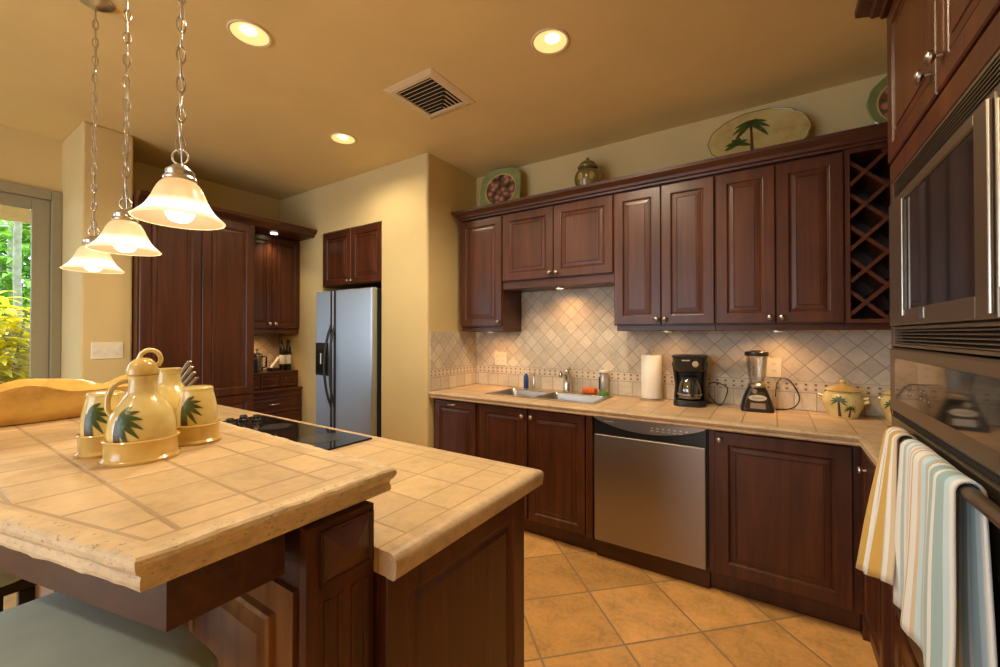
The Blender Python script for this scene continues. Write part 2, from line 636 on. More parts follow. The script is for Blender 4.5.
    def build(s, name, mat, parent=None, loc=None):
        bm = s.bm
        bmesh.ops.remove_doubles(bm, verts=bm.verts, dist=1e-6)
        bmesh.ops.recalc_face_normals(bm, faces=bm.faces)
        M = Matrix.Identity(4)
        if parent is not None:
            ch = []
            p = parent
            while p is not None:
                ch.append(p)
                p = p.parent
            for p in reversed(ch):
                M = M @ Matrix.LocRotScale(p.location, p.rotation_euler, p.scale)
        elif loc is not None:
            M = Matrix.Translation(V(*loc))
        bm.transform(M.inverted())
        me = bpy.data.meshes.new(name)
        bm.to_mesh(me)
        bm.free()
        me.materials.append(mat)
        if s.smooth:
            me.shade_smooth()
            try:
                me.set_sharp_from_angle(angle=math.radians(40))
            except Exception:
                pass
        o = bpy.data.objects.new(name, me)
        COL.objects.link(o)
        if parent is not None:
            o.parent = parent
        elif loc is not None:
            o.location = loc
        return o


def thing(name, loc, label, cat, group=None, rz=0.0):
    o = bpy.data.objects.new(name, None)
    o.empty_display_size = 0.1
    COL.objects.link(o)
    o.location = loc
    o.rotation_euler = (0, 0, rz)
    return tag(o, label, cat, group)


def tag(o, label, cat, group=None):
    o['label'] = label
    o['category'] = cat
    if group:
        o['group'] = group
    return o


def struct(o):
    o['kind'] = 'structure'
    return o


def copy_thing(src, loc, label):
    def rec(o, par):
        c = o.copy()
        COL.objects.link(c)
        if par is not None:
            c.parent = par
        for k in [q for q in bpy.data.objects if q.parent == o]:
            rec(k, c)
        return c
    r = rec(src, None)
    r.location = loc
    r['label'] = label
    return r


DOORSTEPS = lambda t, fw: [(0.0, 0.0), (0.0, t - 0.004), (0.004, t), (fw - 0.004, t), (fw, t - 0.0015), (fw + 0.003, t - 0.006), (fw + 0.007, t - 0.009), (fw + 0.010, t - 0.009), (fw + 0.013, t - 0.006),
                           (fw + 0.031, t - 0.0035), (fw + 0.033, t - 0.0065), (fw + 0.037, t - 0.0065), (fw + 0.039, t - 0.003)]


def door(name, parent, O, u, w, W, Hh, fw=0.058, t=0.022, mat=None):
    m = MB()
    m.nested(O, u, w, W, Hh, DOORSTEPS(t, min(fw, 0.28 * min(W, Hh))))
    return m.build(name, mat or WV, parent)


def knob(parent, p, w, mat=None, r=0.015, name='knob'):
    m = MB()
    m.lathe([(0.006, 0), (0.006, 0.004), (0.0045, 0.012), (r * 0.8, 0.017), (r, 0.022), (r * 0.93, 0.027), (r * 0.55, 0.031), (0.0, 0.032)], p, w, 18)
    return m.build(name, mat or PEWTER, parent)


def cup_pull(parent, p, u, w, half=0.045, mat=None):
    m = MB()
    p, u, w = V(*p), V(*u), V(*w)
    pts = []
    for i in range(9):
        a = -1 + 2 * i / 8
        pts.append(p + u * (a * half) + w * (0.004 + 0.022 * (1 - a ** 4)))
    m.tube(pts, 0.0055, 8)
    return m.build('handle', mat or NICKEL, parent)


# ------------------------------------------------------------------ the room
m = MB(); m.box(-4.6, 1.2, -3.2, 3.4, -0.12, 0.0)
struct(m.build('floor', FLOOR))
m = MB(); m.box(-4.6, 1.2, -3.2, 3.4, HC, HC + 0.12)
struct(m.build('ceiling', CEIL))
m = MB(); m.box(-2.24, 1.2, 3.02, 3.2, 0, HC)
struct(m.build('wall_back', WALL))
m = MB(); m.box(0.97, 1.15, -3.0, 3.02, 0, HC)
struct(m.build('wall_right', WALL))
# the wall round the refrigerator, with its alcove and softly rounded outer corner
m = MB()
r = 0.022
arc = [(-2.24 - r + r * math.sin(a), 2.38 + r - r * math.cos(a)) for a in [PI / 2 * i / 6 for i in range(7)]]
m.prism([(-2.76, 2.38)] + arc + [(-2.24, 3.2), (-2.76, 3.2)], 0, HC)
m.box(-4.5, -3.60, 2.38, 3.2, 0, HC)
m.box(-3.60, -2.76, 2.38, 3.2, 2.325, HC)
m.box(-3.60, -2.76, 3.08, 3.2, 0, 2.325)
struct(m.build('wall_refrigerator', WALL))
m = MB(); m.box(-4.55, -4.35, 1.030, 2.38, 0, HC)
struct(m.build('wall_pantry', WALL))
m = MB(); m.box(-4.55, -3.80, 0.768, 1.030, 0, HC, 0.012)
struct(m.build('wall_stub', WALL))
# garden side: wall above and beyond the sliding door
m = MB()
m.box(-4.55, -4.33, -1.65, 0.768, 2.395, HC)
m.box(-4.55, -4.33, -3.0, -1.65, 0, HC)
struct(m.build('wall_left', WALL))
m = MB()
m.box(-4.55, -3.6, -3.15, -3.0, 0, HC)
m.box(-0.9, 1.15, -3.15, -3.0, 0, HC)
m.box(-3.6, -0.9, -3.15, -3.0, 2.4, HC)  # gap in this unseen wall is added to let daylight in
struct(m.build('wall_front', WALL))
# sliding garden door
D1 = thing('door_1', (-4.36, -0.4, 0), 'x', 'x')
for k in ('label', 'category'):
    del D1[k]
struct(D1)
m = MB()
m.box(-4.42, -4.30, 0.713, 0.767, 0, 2.393, 0.004)
m.box(-4.42, -4.30, -1.65, -1.58, 0, 2.393, 0.004)
m.box(-4.42, -4.30, -1.58, 0.713, 2.325, 2.393, 0.004)
m.box(-4.42, -4.32, -1.58, 0.713, 0, 0.025)
m.build('door_casing', FRAMEGREY, D1)
for y0, y1, x in ((-0.44, 0.711, -4.345), (-1.578, -0.38, -4.385)):
    m = MB()
    m.box(x - 0.018, x + 0.018, y1 - 0.088, y1, 0.027, 2.323, 0.003)
    m.box(x - 0.018, x + 0.018, y0, y0 + 0.088, 0.027, 2.323, 0.003)
    m.box(x - 0.018, x + 0.018, y0 + 0.088, y1 - 0.088, 2.243, 2.323, 0.003)
    m.box(x - 0.018, x + 0.018, y0 + 0.088, y1 - 0.088, 0.027, 0.13, 0.003)
    leaf = m.build('door_leaf', FRAMEGREY, D1)
    m = MB(); m.box(x - 0.003, x + 0.003, y0 + 0.088, y1 - 0.088, 0.13, 2.243)
    m.build('pane', PANE, leaf)
# stone backsplash fixed to the walls
m = MB()
m.box(-2.228, -1.76, 3.006, 3.019, 0.922, 1.386)
m.box(-1.76, -0.88, 3.006, 3.019, 0.922, 1.72)
m.box(-0.88, 0.968, 3.006, 3.019, 0.922, 1.40)
struct(m.build('trim_1', SPLASH_X))
m = MB(); m.box(-2.2385, -2.228, 2.405, 3.005, 0.922, 1.386)
struct(m.build('trim_2', SPLASH_Y))
m = MB(); m.box(0.957, 0.969, 1.96, 3.005, 0.922, 1.40)
struct(m.build('trim_3', SPLASH_Y))

# ------------------------------------------------------------------ the garden outside
m = MB(); m.box(-16, -4.6, -8, 9, -0.2, -0.08)
struct(m.build('ground_outside', flat('garden_soil', (0.10, 0.085, 0.04), 0.9, var=0.4, scale=4)))
m = MB(); m.box(-5.5, -4.56, -2.5, 2.5, 2.345, 2.50)
struct(m.build('ceiling_lanai', flat('lanai_soffit', (0.80, 0.52, 0.22), 0.7)))


def rock_wall_mat():
    t = NT('mossy_stone_wall')
    v = t.n('ShaderNodeTexVoronoi')
    t.put(v.inputs['Vector'], t.pos())
    v.inputs['Scale'].default_value = 4.5
    c = t.ramp(v.outputs['Distance'], [(0.0, (0.22, 0.21, 0.16)), (0.5, (0.15, 0.15, 0.10)), (0.85, (0.05, 0.06, 0.03))])
    t.set(c, 0.9)
    t.bump(v.outputs['Distance'], 0.7, 0.05)
    return t.m


m = MB(); m.box(-7.6, -7.2, -4, 5, -0.08, 1.45, 0.03)
struct(m.build('wall_garden', rock_wall_mat()))


def leaf_mat(name, c, tr=0.35):
    t = NT(name)
    f = t.noise(t.pos(), 6, 3)
    col = t.ramp(f, [(0.3, tuple(k * 0.55 for k in c)), (0.7, tuple(min(1, k * 1.25) for k in c))])
    t.set(col, 0.45)
    tb = t.n('ShaderNodeBsdfTranslucent')
    t.put(tb.inputs[0], col)
    mx = t.n('ShaderNodeMixShader')
    mx.inputs[0].default_value = tr
    t.put(mx.inputs[1], t.p.outputs[0])
    t.put(mx.inputs[2], tb.outputs[0])
    t.t.links.new(mx.outputs[0], t.t.nodes['Material Output'].inputs[0])
    return t.m


LGREEN, LYEL, LDEEP = leaf_mat('bright_green_leaves', (0.24, 0.50, 0.05)), leaf_mat('yellow_croton_leaves', (0.80, 0.70, 0.03), 0.5), leaf_mat('blue_green_fern', (0.13, 0.34, 0.10))
STEM = flat('grey_palm_stem', (0.24, 0.25, 0.15), 0.8, var=0.35, scale=10)


def blade(m, p, d, ln, wd, droop, n=5):
    """one curved leaf blade with a folded midrib"""
    p = V(*p)
    d = V(*d).normalized()
    side = d.cross(V(0, 0, 1))
    if side.length < 0.05:
        side = V(1, 0, 0)
    side.normalize()
    up = side.cross(d)
    rows = []
    for i in range(n + 1):
        f = i / n
        q = p + d * (ln * f) + V(0, 0, -droop * ln * f * f)
        k = wd * math.sin(PI * min(0.999, 0.08 + 0.92 * f) ** 0.8) * 0.5 + 0.001
        rows.append((m.bm.verts.new(q - side * k + up * k * 0.25), m.bm.verts.new(q), m.bm.verts.new(q + side * k + up * k * 0.25)))
    for a, b in zip(rows, rows[1:]):
        m.bm.faces.new((a[0], a[1], b[1], b[0]))
        m.bm.faces.new((a[1], a[2], b[2], b[1]))


def bush(name, c, rad, h, n, ln, wd, mat, label, cat='shrub', group=None, droop=0.35, stems=6):
    t = thing(name, c, label, cat, group)
    m = MB()
    for i in range(stems):
        a = 2 * PI * i / stems + random.random()
        m.tube([c, (c[0] + rad * 0.3 * math.cos(a), c[1] + rad * 0.3 * math.sin(a), c[2] + h * 0.5), (c[0] + rad * 0.55 * math.cos(a), c[1] + rad * 0.55 * math.sin(a), c[2] + h * 0.9)], 0.012, 5)
    m.build('stems', STEM, t)
    m = MB()
    for i in range(n):
        a = random.random() * 2 * PI
        rr = rad * math.sqrt(random.random())
        z = c[2] + h * (0.15 + 0.85 * random.random()) * (1 - 0.35 * (rr / rad) ** 2)
        d = (math.cos(a), math.sin(a), random.uniform(-0.1, 0.9))
        blade(m, (c[0] + rr * 0.7 * math.cos(a), c[1] + rr * 0.7 * math.sin(a), z), d, ln * random.uniform(0.7, 1.2), wd * random.uniform(0.7, 1.2), droop)
    m.build('foliage', mat, t)
    return t


def palm(name, c, h, nf, label, group, lean=0.0):
    t = thing(name, c, label, 'palm tree', group)
    m = MB()
    pts = [(c[0] + lean * (i / 8) ** 2, c[1] + 0.02 * math.sin(i), c[2] + h * i / 8) for i in range(9)]
    m.tube(pts, 0.04, 10, rs=[0.048 - 0.0022 * i for i in range(9)])
    m.build('trunk', STEM, t)
    top = pts[-1]
    m = MB()
    for k in range(nf):
        a = 2 * PI * k / nf + random.random() * 0.4
        el = random.uniform(0.1, 0.9)
        L = random.uniform(0.9, 1.3)
        for j in range(2, 13):
            f = j / 12
            q = (top[0] + L * f * math.cos(a), top[1] + L * f * math.sin(a), top[2] + L * f * el - L * f * f * 0.75)
            for sgn in (-1, 1):
                b = a + sgn * 1.0
                blade(m, q, (math.cos(b), math.sin(b), -0.15), 0.42 * math.sin(PI * (0.15 + 0.8 * f)), 0.035, 0.5, 3)
    m.build('fronds', LGREEN, t)
    return t


for x, y, h, lab in ((-8.3, 1.08, 4.3, 'slim grey palm trunk nearest the door frame, beyond the stone garden wall'), (-11.0, 1.35, 4.6, 'farther palm just behind the nearest trunk in the garden'),
                     (-9.0, -1.7, 4.2, 'palm at the left end of the garden beyond the stone wall')):
    palm('garden_palm', (x, y, -0.08), h, 9, lab, 'palms in the garden', 0.15)
bush('croton_shrub', (-6.15, 0.62, -0.08), 0.45, 1.85, 1300, 0.22, 0.075, LYEL, 'yellow leaved shrub close outside the glass door', droop=0.45)
bush('croton_shrub', (-6.2, -1.1, -0.08), 0.5, 1.5, 230, 0.26, 0.08, LYEL, 'yellow leaved shrub further along outside the glass door', droop=0.45)
bush('fern_clump', (-5.05, 0.50, -0.08), 0.25, 0.92, 130, 0.30, 0.035, LDEEP, 'low green fern clump at the foot of the yellow shrub', 'fern', droop=0.6)
for x, y, h, lab in ((-10.0, 1.35, 3.4, 'bright green leafy bush behind the stone wall and the nearest palm'), (-9.4, 3.6, 2.4, 'green leafy bush at the right end of the garden'), (-12.8, 1.7, 4.6, 'tall green thicket farthest back in the garden'),
                     (-12.4, -2.0, 3.4, 'green thicket far back at the left of the garden')):
    bush('leafy_bush', (x, y, -0.08), 0.7 if x > -11 else 1.25, h, 620 if x > -11 else 1500, 0.45, 0.12 if x > -11 else 0.20, LGREEN, lab, 'bush', 'green bushes in the garden', 0.5)

# ------------------------------------------------------------------ base cabinets on the back wall
FB = 2.455                 # plane of the carcass front
DT = 0.022
YD = FB                    # doors sit on it, facing -y
UX, WN = (1, 0, 0), (0, -1, 0)


def base_unit(name, x0, x1, label, cat='cabinet', toe=2.515, group='base cabinets along the back wall'):
    t = thing(name, ((x0 + x1) / 2, 2.74, 0), label, cat, group)
    m = MB()
    if 'sink' in label:
        m.box(x0, x0 + 0.012, FB, 3.0, 0.112, 0.872)
        m.box(x1 - 0.012, x1, FB, 3.0, 0.112, 0.872)
        m.box(x0 + 0.012, x1 - 0.012, FB, FB + 0.018, 0.112, 0.872)
        m.box(x0 + 0.012, x1 - 0.012, 2.985, 3.0, 0.112, 0.872)
        m.box(x0 + 0.012, x1 - 0.012, FB + 0.018, 2.985, 0.112, 0.13)
    else:
        m.box(x0, x1, FB, 3.0, 0.112, 0.872)
    m.box(x0, x1, toe, 3.0, 0.0, 0.112)
    m.build('body', WV, t)
    return t


t = base_unit('base_cabinet', -2.232, -1.802, 'narrow base cabinet with bar pull beside the refrigerator wall')
d = door('door', t, (-2.21, YD, 0.125), UX, WN, 0.395, 0.735, 0.05)
cup_pull(d, (-2.035, YD - DT, 0.835), UX, WN, 0.038)
t = base_unit('base_cabinet', -1.800, -0.920, 'two-door base cabinet under the double sink')
d = door('door', t, (-1.775, YD, 0.125), UX, WN, 0.392, 0.735, 0.05)
knob(d, (-1.413, YD - DT, 0.815), WN, NICKEL)
d = door('door', t, (-1.373, YD, 0.125), UX, WN, 0.400, 0.735, 0.05)
knob(d, (-1.343, YD - DT, 0.815), WN, NICKEL)
m = MB()
m.box(-0.966, -0.923, YD - 0.02, YD, 0.115, 0.868, 0.004)
for i in range(3):
    m.box(-0.959 + 0.011 * i, -0.952 + 0.011 * i, YD - 0.024, YD - 0.019, 0.17, 0.80, 0.002)
m.prism([(-0.962, YD - 0.026), (-0.927, YD - 0.026), (-0.927, YD - 0.019), (-0.962, YD - 0.019)], 0.83, 0.865)
m.build('pilaster', WV, t)

# dishwasher
t = thing('dishwasher', (-0.61, 2.74, 0), 'stainless steel dishwasher with curved black handle strip under the counter', 'dishwasher')
m = MB()
m.box(-0.916, -0.290, FB + 0.002, 3.0, 0.115, 0.872)
m.build('body', GASKET, t)
m = MB()
m.box(-0.909, -0.297, 2.425, FB, 0.125, 0.765, 0.006)
m.build('door', DWSTEEL, t)
m = MB()                                          # black recessed grip, its top edge a sagging curve
N = 20
low, top = [], []
for i in range(N + 1):
    f = i / N
    x = -0.909 + 0.612 * f
    top.append((x, 0.862 - 0.062 * math.sin(PI * f) ** 0.8))
    low.append((x, 0.767))
m.rings([[V(x, 2.432, z) for x, z in low + top[::-1]], [V(x, FB, z) for x, z in low + top[::-1]]])
m.build('grip_strip', BLACK, t)
m = MB()
m.rings([[V(x, 2.422, z) for x, z in top + [(-0.297, 0.868), (-0.909, 0.868)]], [V(x, FB, z) for x, z in top + [(-0.297, 0.868), (-0.909, 0.868)]]])
cp = m.build('control_panel', DWSTEEL, t)
cp['label'] = 'steel control fascia with a curved lower edge'
m = MB()
for i in range(13):
    x = (-0.575 + 0.030 * i) if i < 7 else (-0.579 + 0.030 * (i - 7))
    m = MB()
    if i < 7:
        m.box(x, x + 0.011, 2.4205, 2.4221, 0.836, 0.842)
    else:
        m.box(x, x + 0.018, 2.4205, 2.4221, 0.8225, 0.825)
    if i < 12:
        m.build('button_mark', WHITE, cp)
m.build('button_mark', WHITE, cp)
m = MB()
for i in range(9):
    x = -0.843 + 0.0065 * i
    m.box(x, x + (0.0045 if i % 3 else 0.006), 2.4205, 2.4221, 0.8455, 0.850 + 0.0015 * (i == 0 or i == 5))
m.build('maker_mark', WHITE, cp)
m = MB(); m.box(-0.918, -0.287, 2.487, 2.60, 0.0, 0.112, 0.003)
m.build('toe_kick', WX, t)

t = base_unit('base_cabinet', -0.286, 0.331, 'wide base cabinet with a single raised-panel door right of the dishwasher')
d = door('door', t, (-0.258, YD, 0.125), UX, WN, 0.556, 0.735, 0.065)
knob(d, (-0.232, YD - DT, 0.822), WN, NICKEL, 0.013)
# short run towards the oven
t = thing('base_cabinet', (0.66, 2.2, 0), 'corner base cabinet facing left between back counter and wall ovens', 'cabinet', 'base cabinets along the right wall')
m = MB()
m.box(0.345, 0.95, 1.962, 2.452, 0.112, 0.872)
m.box(0.40, 0.95, 1.962, 2.452, 0, 0.112)
m.box(0.332, 0.95, 2.4525, 3.0, 0.0, 0.872)
m.build('body', WV, t)
d = door('door', t, (0.345, 2.40, 0.125), (0, -1, 0), (-1, 0, 0), 0.40, 0.735, 0.05)
knob(d, (0.323, 2.28, 0.80), (-1, 0, 0), NICKEL)

# the L-shaped worktop with its sink cut-out
SX0, SX1, SY0, SY1 = -1.775, -0.965, 2.545, 2.895
t = thing('countertop', (-0.8, 2.74, 0.872), 'L-shaped travertine tile worktop along the back wall and right corner', 'countertop')
m = MB()
z0, z1 = 0.874, 0.92
m.box(-2.226, SX0, 2.41, 3.004, z0, z1)
m.box(SX1, 0.333, 2.41, 3.004, z0, z1)
m.box(SX0, SX1, 2.41, SY0, z0, z1)
m.box(SX0, SX1, SY1, 3.004, z0, z1)
m.box(0.333, 0.955, 1.962, 3.004, z0, z1)
m.build('tile_field', CTILE, t)
EP = [(0.0, 0.872), (0.010, 0.873), (0.016, 0.880), (0.014, 0.890), (0.020, 0.897), (0.024, 0.908), (0.020, 0.917), (0.010, 0.9205), (0.0, 0.9205)]
m = MB()
m.sweep([(-2.226, 2.41), (0.333, 2.41), (0.333, 1.962)], EP)
m.smooth = True
m.build('edge_trim', EDGE, t)

# double sink
t = thing('sink', ((SX0 + SX1) / 2, 2.72, 0.75), 'stainless steel double bowl sink set in the worktop', 'sink')
m = MB()
zr0, zr1 = 0.9208, 0.9255
xm = -1.40
a0, a1, b0, b1 = SX0 - 0.018, SX1 + 0.018, SY0 - 0.018, SY1 + 0.028
m.box(a0, a1, b0, SY0 + 0.012, zr0, zr1, 0.002)
m.box(a0, a1, SY1 - 0.03, b1, zr0, zr1, 0.002)
m.box(a0, SX0 + 0.012, SY0 + 0.012, SY1 - 0.03, zr0, zr1)
m.box(SX1 - 0.012, a1, SY0 + 0.012, SY1 - 0.03, zr0, zr1)
m.box(xm - 0.014, xm + 0.014, SY0 + 0.012, SY1 - 0.03, zr0, zr1)
m.build('rim', STEELX, t)


def rrect(x0, x1, y0, y1, r, z, n=5):
    out = []
    for cx, cy_, a in ((x1 - r, y1 - r, 0), (x0 + r, y1 - r, PI / 2), (x0 + r, y0 + r, PI), (x1 - r, y0 + r, 3 * PI / 2)):
        for i in range(n + 1):
            b = a + PI / 2 * i / n
            out.append(V(cx + r * math.cos(b), cy_ + r * math.sin(b), z))
    return out


for x0, x1 in ((SX0 + 0.010, xm - 0.012), (xm + 0.012, SX1 - 0.010)):
    m = MB()
    y0, y1 = SY0 + 0.010, SY1 - 0.028
    m.rings([rrect(x0, x1, y0, y1, 0.03, 0.924), rrect(x0 + 0.004, x1 - 0.004, y0 + 0.004, y1 - 0.004, 0.04, 0.91), rrect(x0 + 0.012, x1 - 0.012, y0 + 0.012, y1 - 0.012, 0.05, 0.79),
             rrect(x0 + 0.05, x1 - 0.05, y0 + 0.05, y1 - 0.05, 0.05, 0.762)], cap0=False)
    m.smooth = True
    bowl = m.build('bowl', STEELX, t)
    m = MB()
    m.lathe([(0.0, 0.763), (0.036, 0.763), (0.038, 0.7645), (0.028, 0.766), (0.0, 0.766)], ((x0 + x1) / 2, (y0 + y1) / 2, 0), seg=20)
    m.build('drain', CHROME, bowl)

t = thing('faucet', (-1.315, 2.925, 0.9205), 'chrome single-lever faucet behind the double sink', 'faucet')
m = MB()
m.lathe([(0.034, 0), (0.036, 0.006), (0.033, 0.012), (0.032, 0.11), (0.034, 0.14), (0.029, 0.168), (0.0, 0.175)], (-1.315, 2.945, 0.926), seg=20)
m.build('body', CHROME, t)
m = MB()
m.tube([(-1.315, 2.94, 1.04), (-1.316, 2.915, 1.066), (-1.318, 2.88, 1.074), (-1.32, 2.845, 1.068), (-1.32, 2.832, 1.050)], 0.017, 12)
m.build('spout', CHROME, t)
m = MB()
m.tube([(-1.315, 2.945, 1.085), (-1.295, 2.935, 1.104), (-1.265, 2.915, 1.108)], 0.009, 10, rs=[0.015, 0.012, 0.009])
m.build('lever', CHROME, t)
t = thing('soap_pump', (-1.61, 2.95, 0.9205), 'slim chrome soap pump left of the faucet', 'soap dispenser')
m = MB()
m.lathe([(0.019, 0.926), (0.019, 0.931), (0.012, 0.937), (0.010, 1.0), (0.007, 1.01), (0.007, 1.04)], (-1.605, 2.945, 0), seg=16)
m.build('post', CHROME, t)
m = MB()
m.tube([(-1.605, 2.945, 1.036), (-1.605, 2.925, 1.05), (-1.607, 2.89, 1.046)], 0.006, 8)
m.build('nozzle', CHROME, t)


def bottle(name, c, r, h, mat, capmat, label, cat='bottle', neck=0.4, cap_h=0.03):
    t = thing(name, c, label, cat)
    m = MB()
    m.lathe([(0, 0), (r * 0.92, 0), (r, 0.006), (r, h * 0.62), (r * 0.85, h * 0.74), (r * neck, h * 0.84), (r * neck, h * 0.9), (0, h * 0.9)], c, seg=18)
    m.build('body', mat, t)
    m = MB()
    m.lathe([(0, h * 0.9), (r * neck * 1.25, h * 0.9), (r * neck * 1.25, h * 0.9 + cap_h * 0.6), (r * neck * 0.7, h * 0.9 + cap_h), (0, h * 0.9 + cap_h)], c, seg=14)
    m.build('cap', capmat, t)
    return t


bottle('soap_bottle', (-1.68, 2.945, 0.926), 0.021, 0.135, BLUE, WHITE, 'small blue dish soap bottle with pale cap behind the sink')
t = bottle('detergent_bottle', (-1.03, 2.95, 0.9205), 0.032, 0.185, flat('silver_wrapper', (0.55, 0.52, 0.46), 0.25, 0.6), WHITE, 'silvery detergent bottle with green base right of the faucet', neck=0.86, cap_h=0.018)
m = MB(); m.lathe([(0.0, 0.0), (0.0345, 0.0), (0.0345, 0.026), (0.0325, 0.028), (0.0, 0.028)], (-1.03, 2.95, 0.9207), seg=18)
m.build('base_band', GREEN, t)
m = MB(); m.box(-1.058, -1.050, 2.9165, 2.9225, 0.965, 1.055)
m.build('label_strip', BLACK, t)
m = MB(); m.box(-1.195, -1.090, 2.925, 2.985, 0.9262, 0.966, 0.012, 3)
o = m.build('sponge', ORANGE, loc=(-1.14, 2.955, 0.9262))
tag(o, 'bright orange sponge on the sink edge between faucet and detergent bottle', 'sponge')

# paper towels
t = thing('paper_towel_holder', (-0.69, 2.93, 0.9205), 'metal upright paper towel holder with a ring on top', 'paper towel holder')
m = MB(); m.lathe([(0, 0), (0.078, 0), (0.080, 0.006), (0.072, 0.011), (0.012, 0.013), (0.0, 0.013)], (-0.69, 2.93, 0.9207), seg=28)
m.build('base', NICKEL, t)
m = MB(); m.cyl((-0.69, 2.93, 0.933), (-0.69, 2.93, 1.245), 0.006)
m.build('rod', NICKEL, t)
m = MB(); m.tube([(-0.69 + 0.018 * math.cos(a) * 0.84, 2.93 + 0.018 * math.cos(a) * 0.54, 1.262 + 0.018 * math.sin(a)) for a in [2 * PI * i / 16 for i in range(16)]], 0.0035, 8, closed=True)
m.build('ring', NICKEL, t)
m = MB(); m.lathe([(0.022, 0.0), (0.066, 0.0), (0.067, 0.003), (0.067, 0.285), (0.066, 0.288), (0.022, 0.288), (0.022, 0.0)], (-0.69, 2.93, 0.9345), seg=32)
o = m.build('paper_towel_roll', PAPER, loc=(-0.69, 2.93, 0.9345))
tag(o, 'white paper towel roll standing on the counter left of the coffee maker', 'paper towel')

# ------------------------------------------------------------------ coffee maker
CX, CY = -0.440, 2.86
rz = 0.12
t = thing('coffee_maker', (CX, CY, 0.9207), 'black drip coffee maker with glass carafe', 'coffee maker', None, rz)
RM = Matrix.Translation(V(CX, CY, 0.9207)) @ Matrix.Rotation(rz, 4, 'Z')


def L(x, y, z):
    return RM @ V(x, y, z)


def rr_ring(w, d, yc, z, r=0.03):
    return [RM @ p for p in rrect(-w / 2, w / 2, yc - d / 2, yc + d / 2, r, z)]


m = MB()
m.rings([rr_ring(0.185, 0.20, 0.0, 0.0, 0.05), rr_ring(0.187, 0.202, 0.0, 0.022, 0.05), rr_ring(0.178, 0.19, 0.0, 0.036, 0.05)])
m.smooth = True
m.build('base', BLACK, t)
m = MB()
m.rings([rr_ring(0.15, 0.075, 0.058, 0.034, 0.025), rr_ring(0.155, 0.08, 0.056, 0.15, 0.025), rr_ring(0.185, 0.085, 0.052, 0.235, 0.025)])
for sx in (-1, 1):
    pts = [(sx * 0.083, 0.03, 0.03), (sx * 0.078, 0.028, 0.12), (sx * 0.086, 0.0, 0.215), (sx * 0.092, -0.02, 0.265)]
    m.tube([L(*p) for p in pts], 0.012, 8, rs=[0.013, 0.011, 0.012, 0.012])
m.smooth = True
m.build('reservoir_column', BLACK, t)
m = MB()
m.rings([rr_ring(0.15, 0.16, 0.012, 0.208, 0.05), rr_ring(0.178, 0.185, 0.004, 0.228, 0.05), rr_ring(0.196, 0.20, 0.0, 0.295, 0.05), rr_ring(0.204, 0.205, 0.0, 0.301, 0.05), rr_ring(0.204, 0.205, 0.0, 0.31, 0.05), rr_ring(0.17, 0.17, 0.0, 0.316, 0.05)])
m.smooth = True
hd = m.build('brew_head', BLACK, t)
m = MB()
q = V(0, -1, 0.12)
q = (RM.to_3x3() @ q)
m.lathe([(0.019, 0), (0.019, 0.007), (0.016, 0.011), (0, 0.012)], L(0.035, -0.0945, 0.262), q, 20)
m.build('dial', flat('tan_dial', (0.45, 0.36, 0.26), 0.35), hd)
m = MB()
for i in range(5):
    m.box(-0.040 + 0.009 * i, -0.034 + 0.009 * i, -0.1025, -0.0985, 0.281, 0.288, M=RM)
m.build('maker_mark', WHITE, hd)
m = MB()
m.lathe([(0.045, 0.0), (0.066, 0.006), (0.070, 0.03), (0.066, 0.075), (0.050, 0.115), (0.046, 0.125)], L(0, -0.022, 0.040), seg=26)
cf = m.build('carafe', SMOKED, t)
m = MB()
m.lathe([(0.0, 0.004), (0.063, 0.008), (0.067, 0.028), (0.064, 0.045), (0, 0.045)], L(0, -0.022, 0.039), seg=26)
m.build('coffee', flat('dark_coffee', (0.012, 0.006, 0.003), 0.1), cf)
m = MB()
m.lathe([(0.048, 0.123), (0.052, 0.126), (0.052, 0.138), (0.03, 0.146), (0, 0.148)], L(0, -0.022, 0.040), seg=24)
m.build('lid', BLACK, cf)
m = MB()
m.lathe([(0.0705, 0.026), (0.0725, 0.028), (0.0725, 0.034), (0.0705, 0.036)], L(0, -0.022, 0.040), seg=28)
m.build('steel_band', NICKEL, cf)
m = MB()
m.tube([L(0.018, -0.072, 0.165), L(0.022, -0.108, 0.155), L(0.022, -0.115, 0.11), L(0.018, -0.100, 0.062)], 0.009, 8)
m.build('handle', BLACK, cf)


def cord(name, pts, label):
    m = MB()
    # Catmull-Rom through the points
    P = [V(*p) for p in pts]
    P = [P[0]] + P + [P[-1]]
    out = []
    for i in range(1, len(P) - 2):
        for k in range(6):
            f = k / 6
            a, b, c, d = P[i - 1], P[i], P[i + 1], P[i + 2]
            out.append(0.5 * ((2 * b) + (c - a) * f + (2 * a - 5 * b + 4 * c - d) * f * f + (3 * b - a - 3 * c + d) * f ** 3))
    out.append(P[-2])
    m.tube(out, 0.0035, 7)
    o = m.build(name, BLACK, loc=pts[0])
    return tag(o, label, 'cord')


cord('power_cord', [(-0.335, 2.93, 1.055), (-0.30, 2.955, 1.06), (-0.245, 2.97, 1.035), (-0.240, 2.965, 1.00), (-0.262, 2.94, 0.935), (-0.285, 2.92, 0.9255), (-0.315, 2.91, 0.955), (-0.340, 2.90, 0.99)], 'black cord looping out of the right side of the coffee maker')

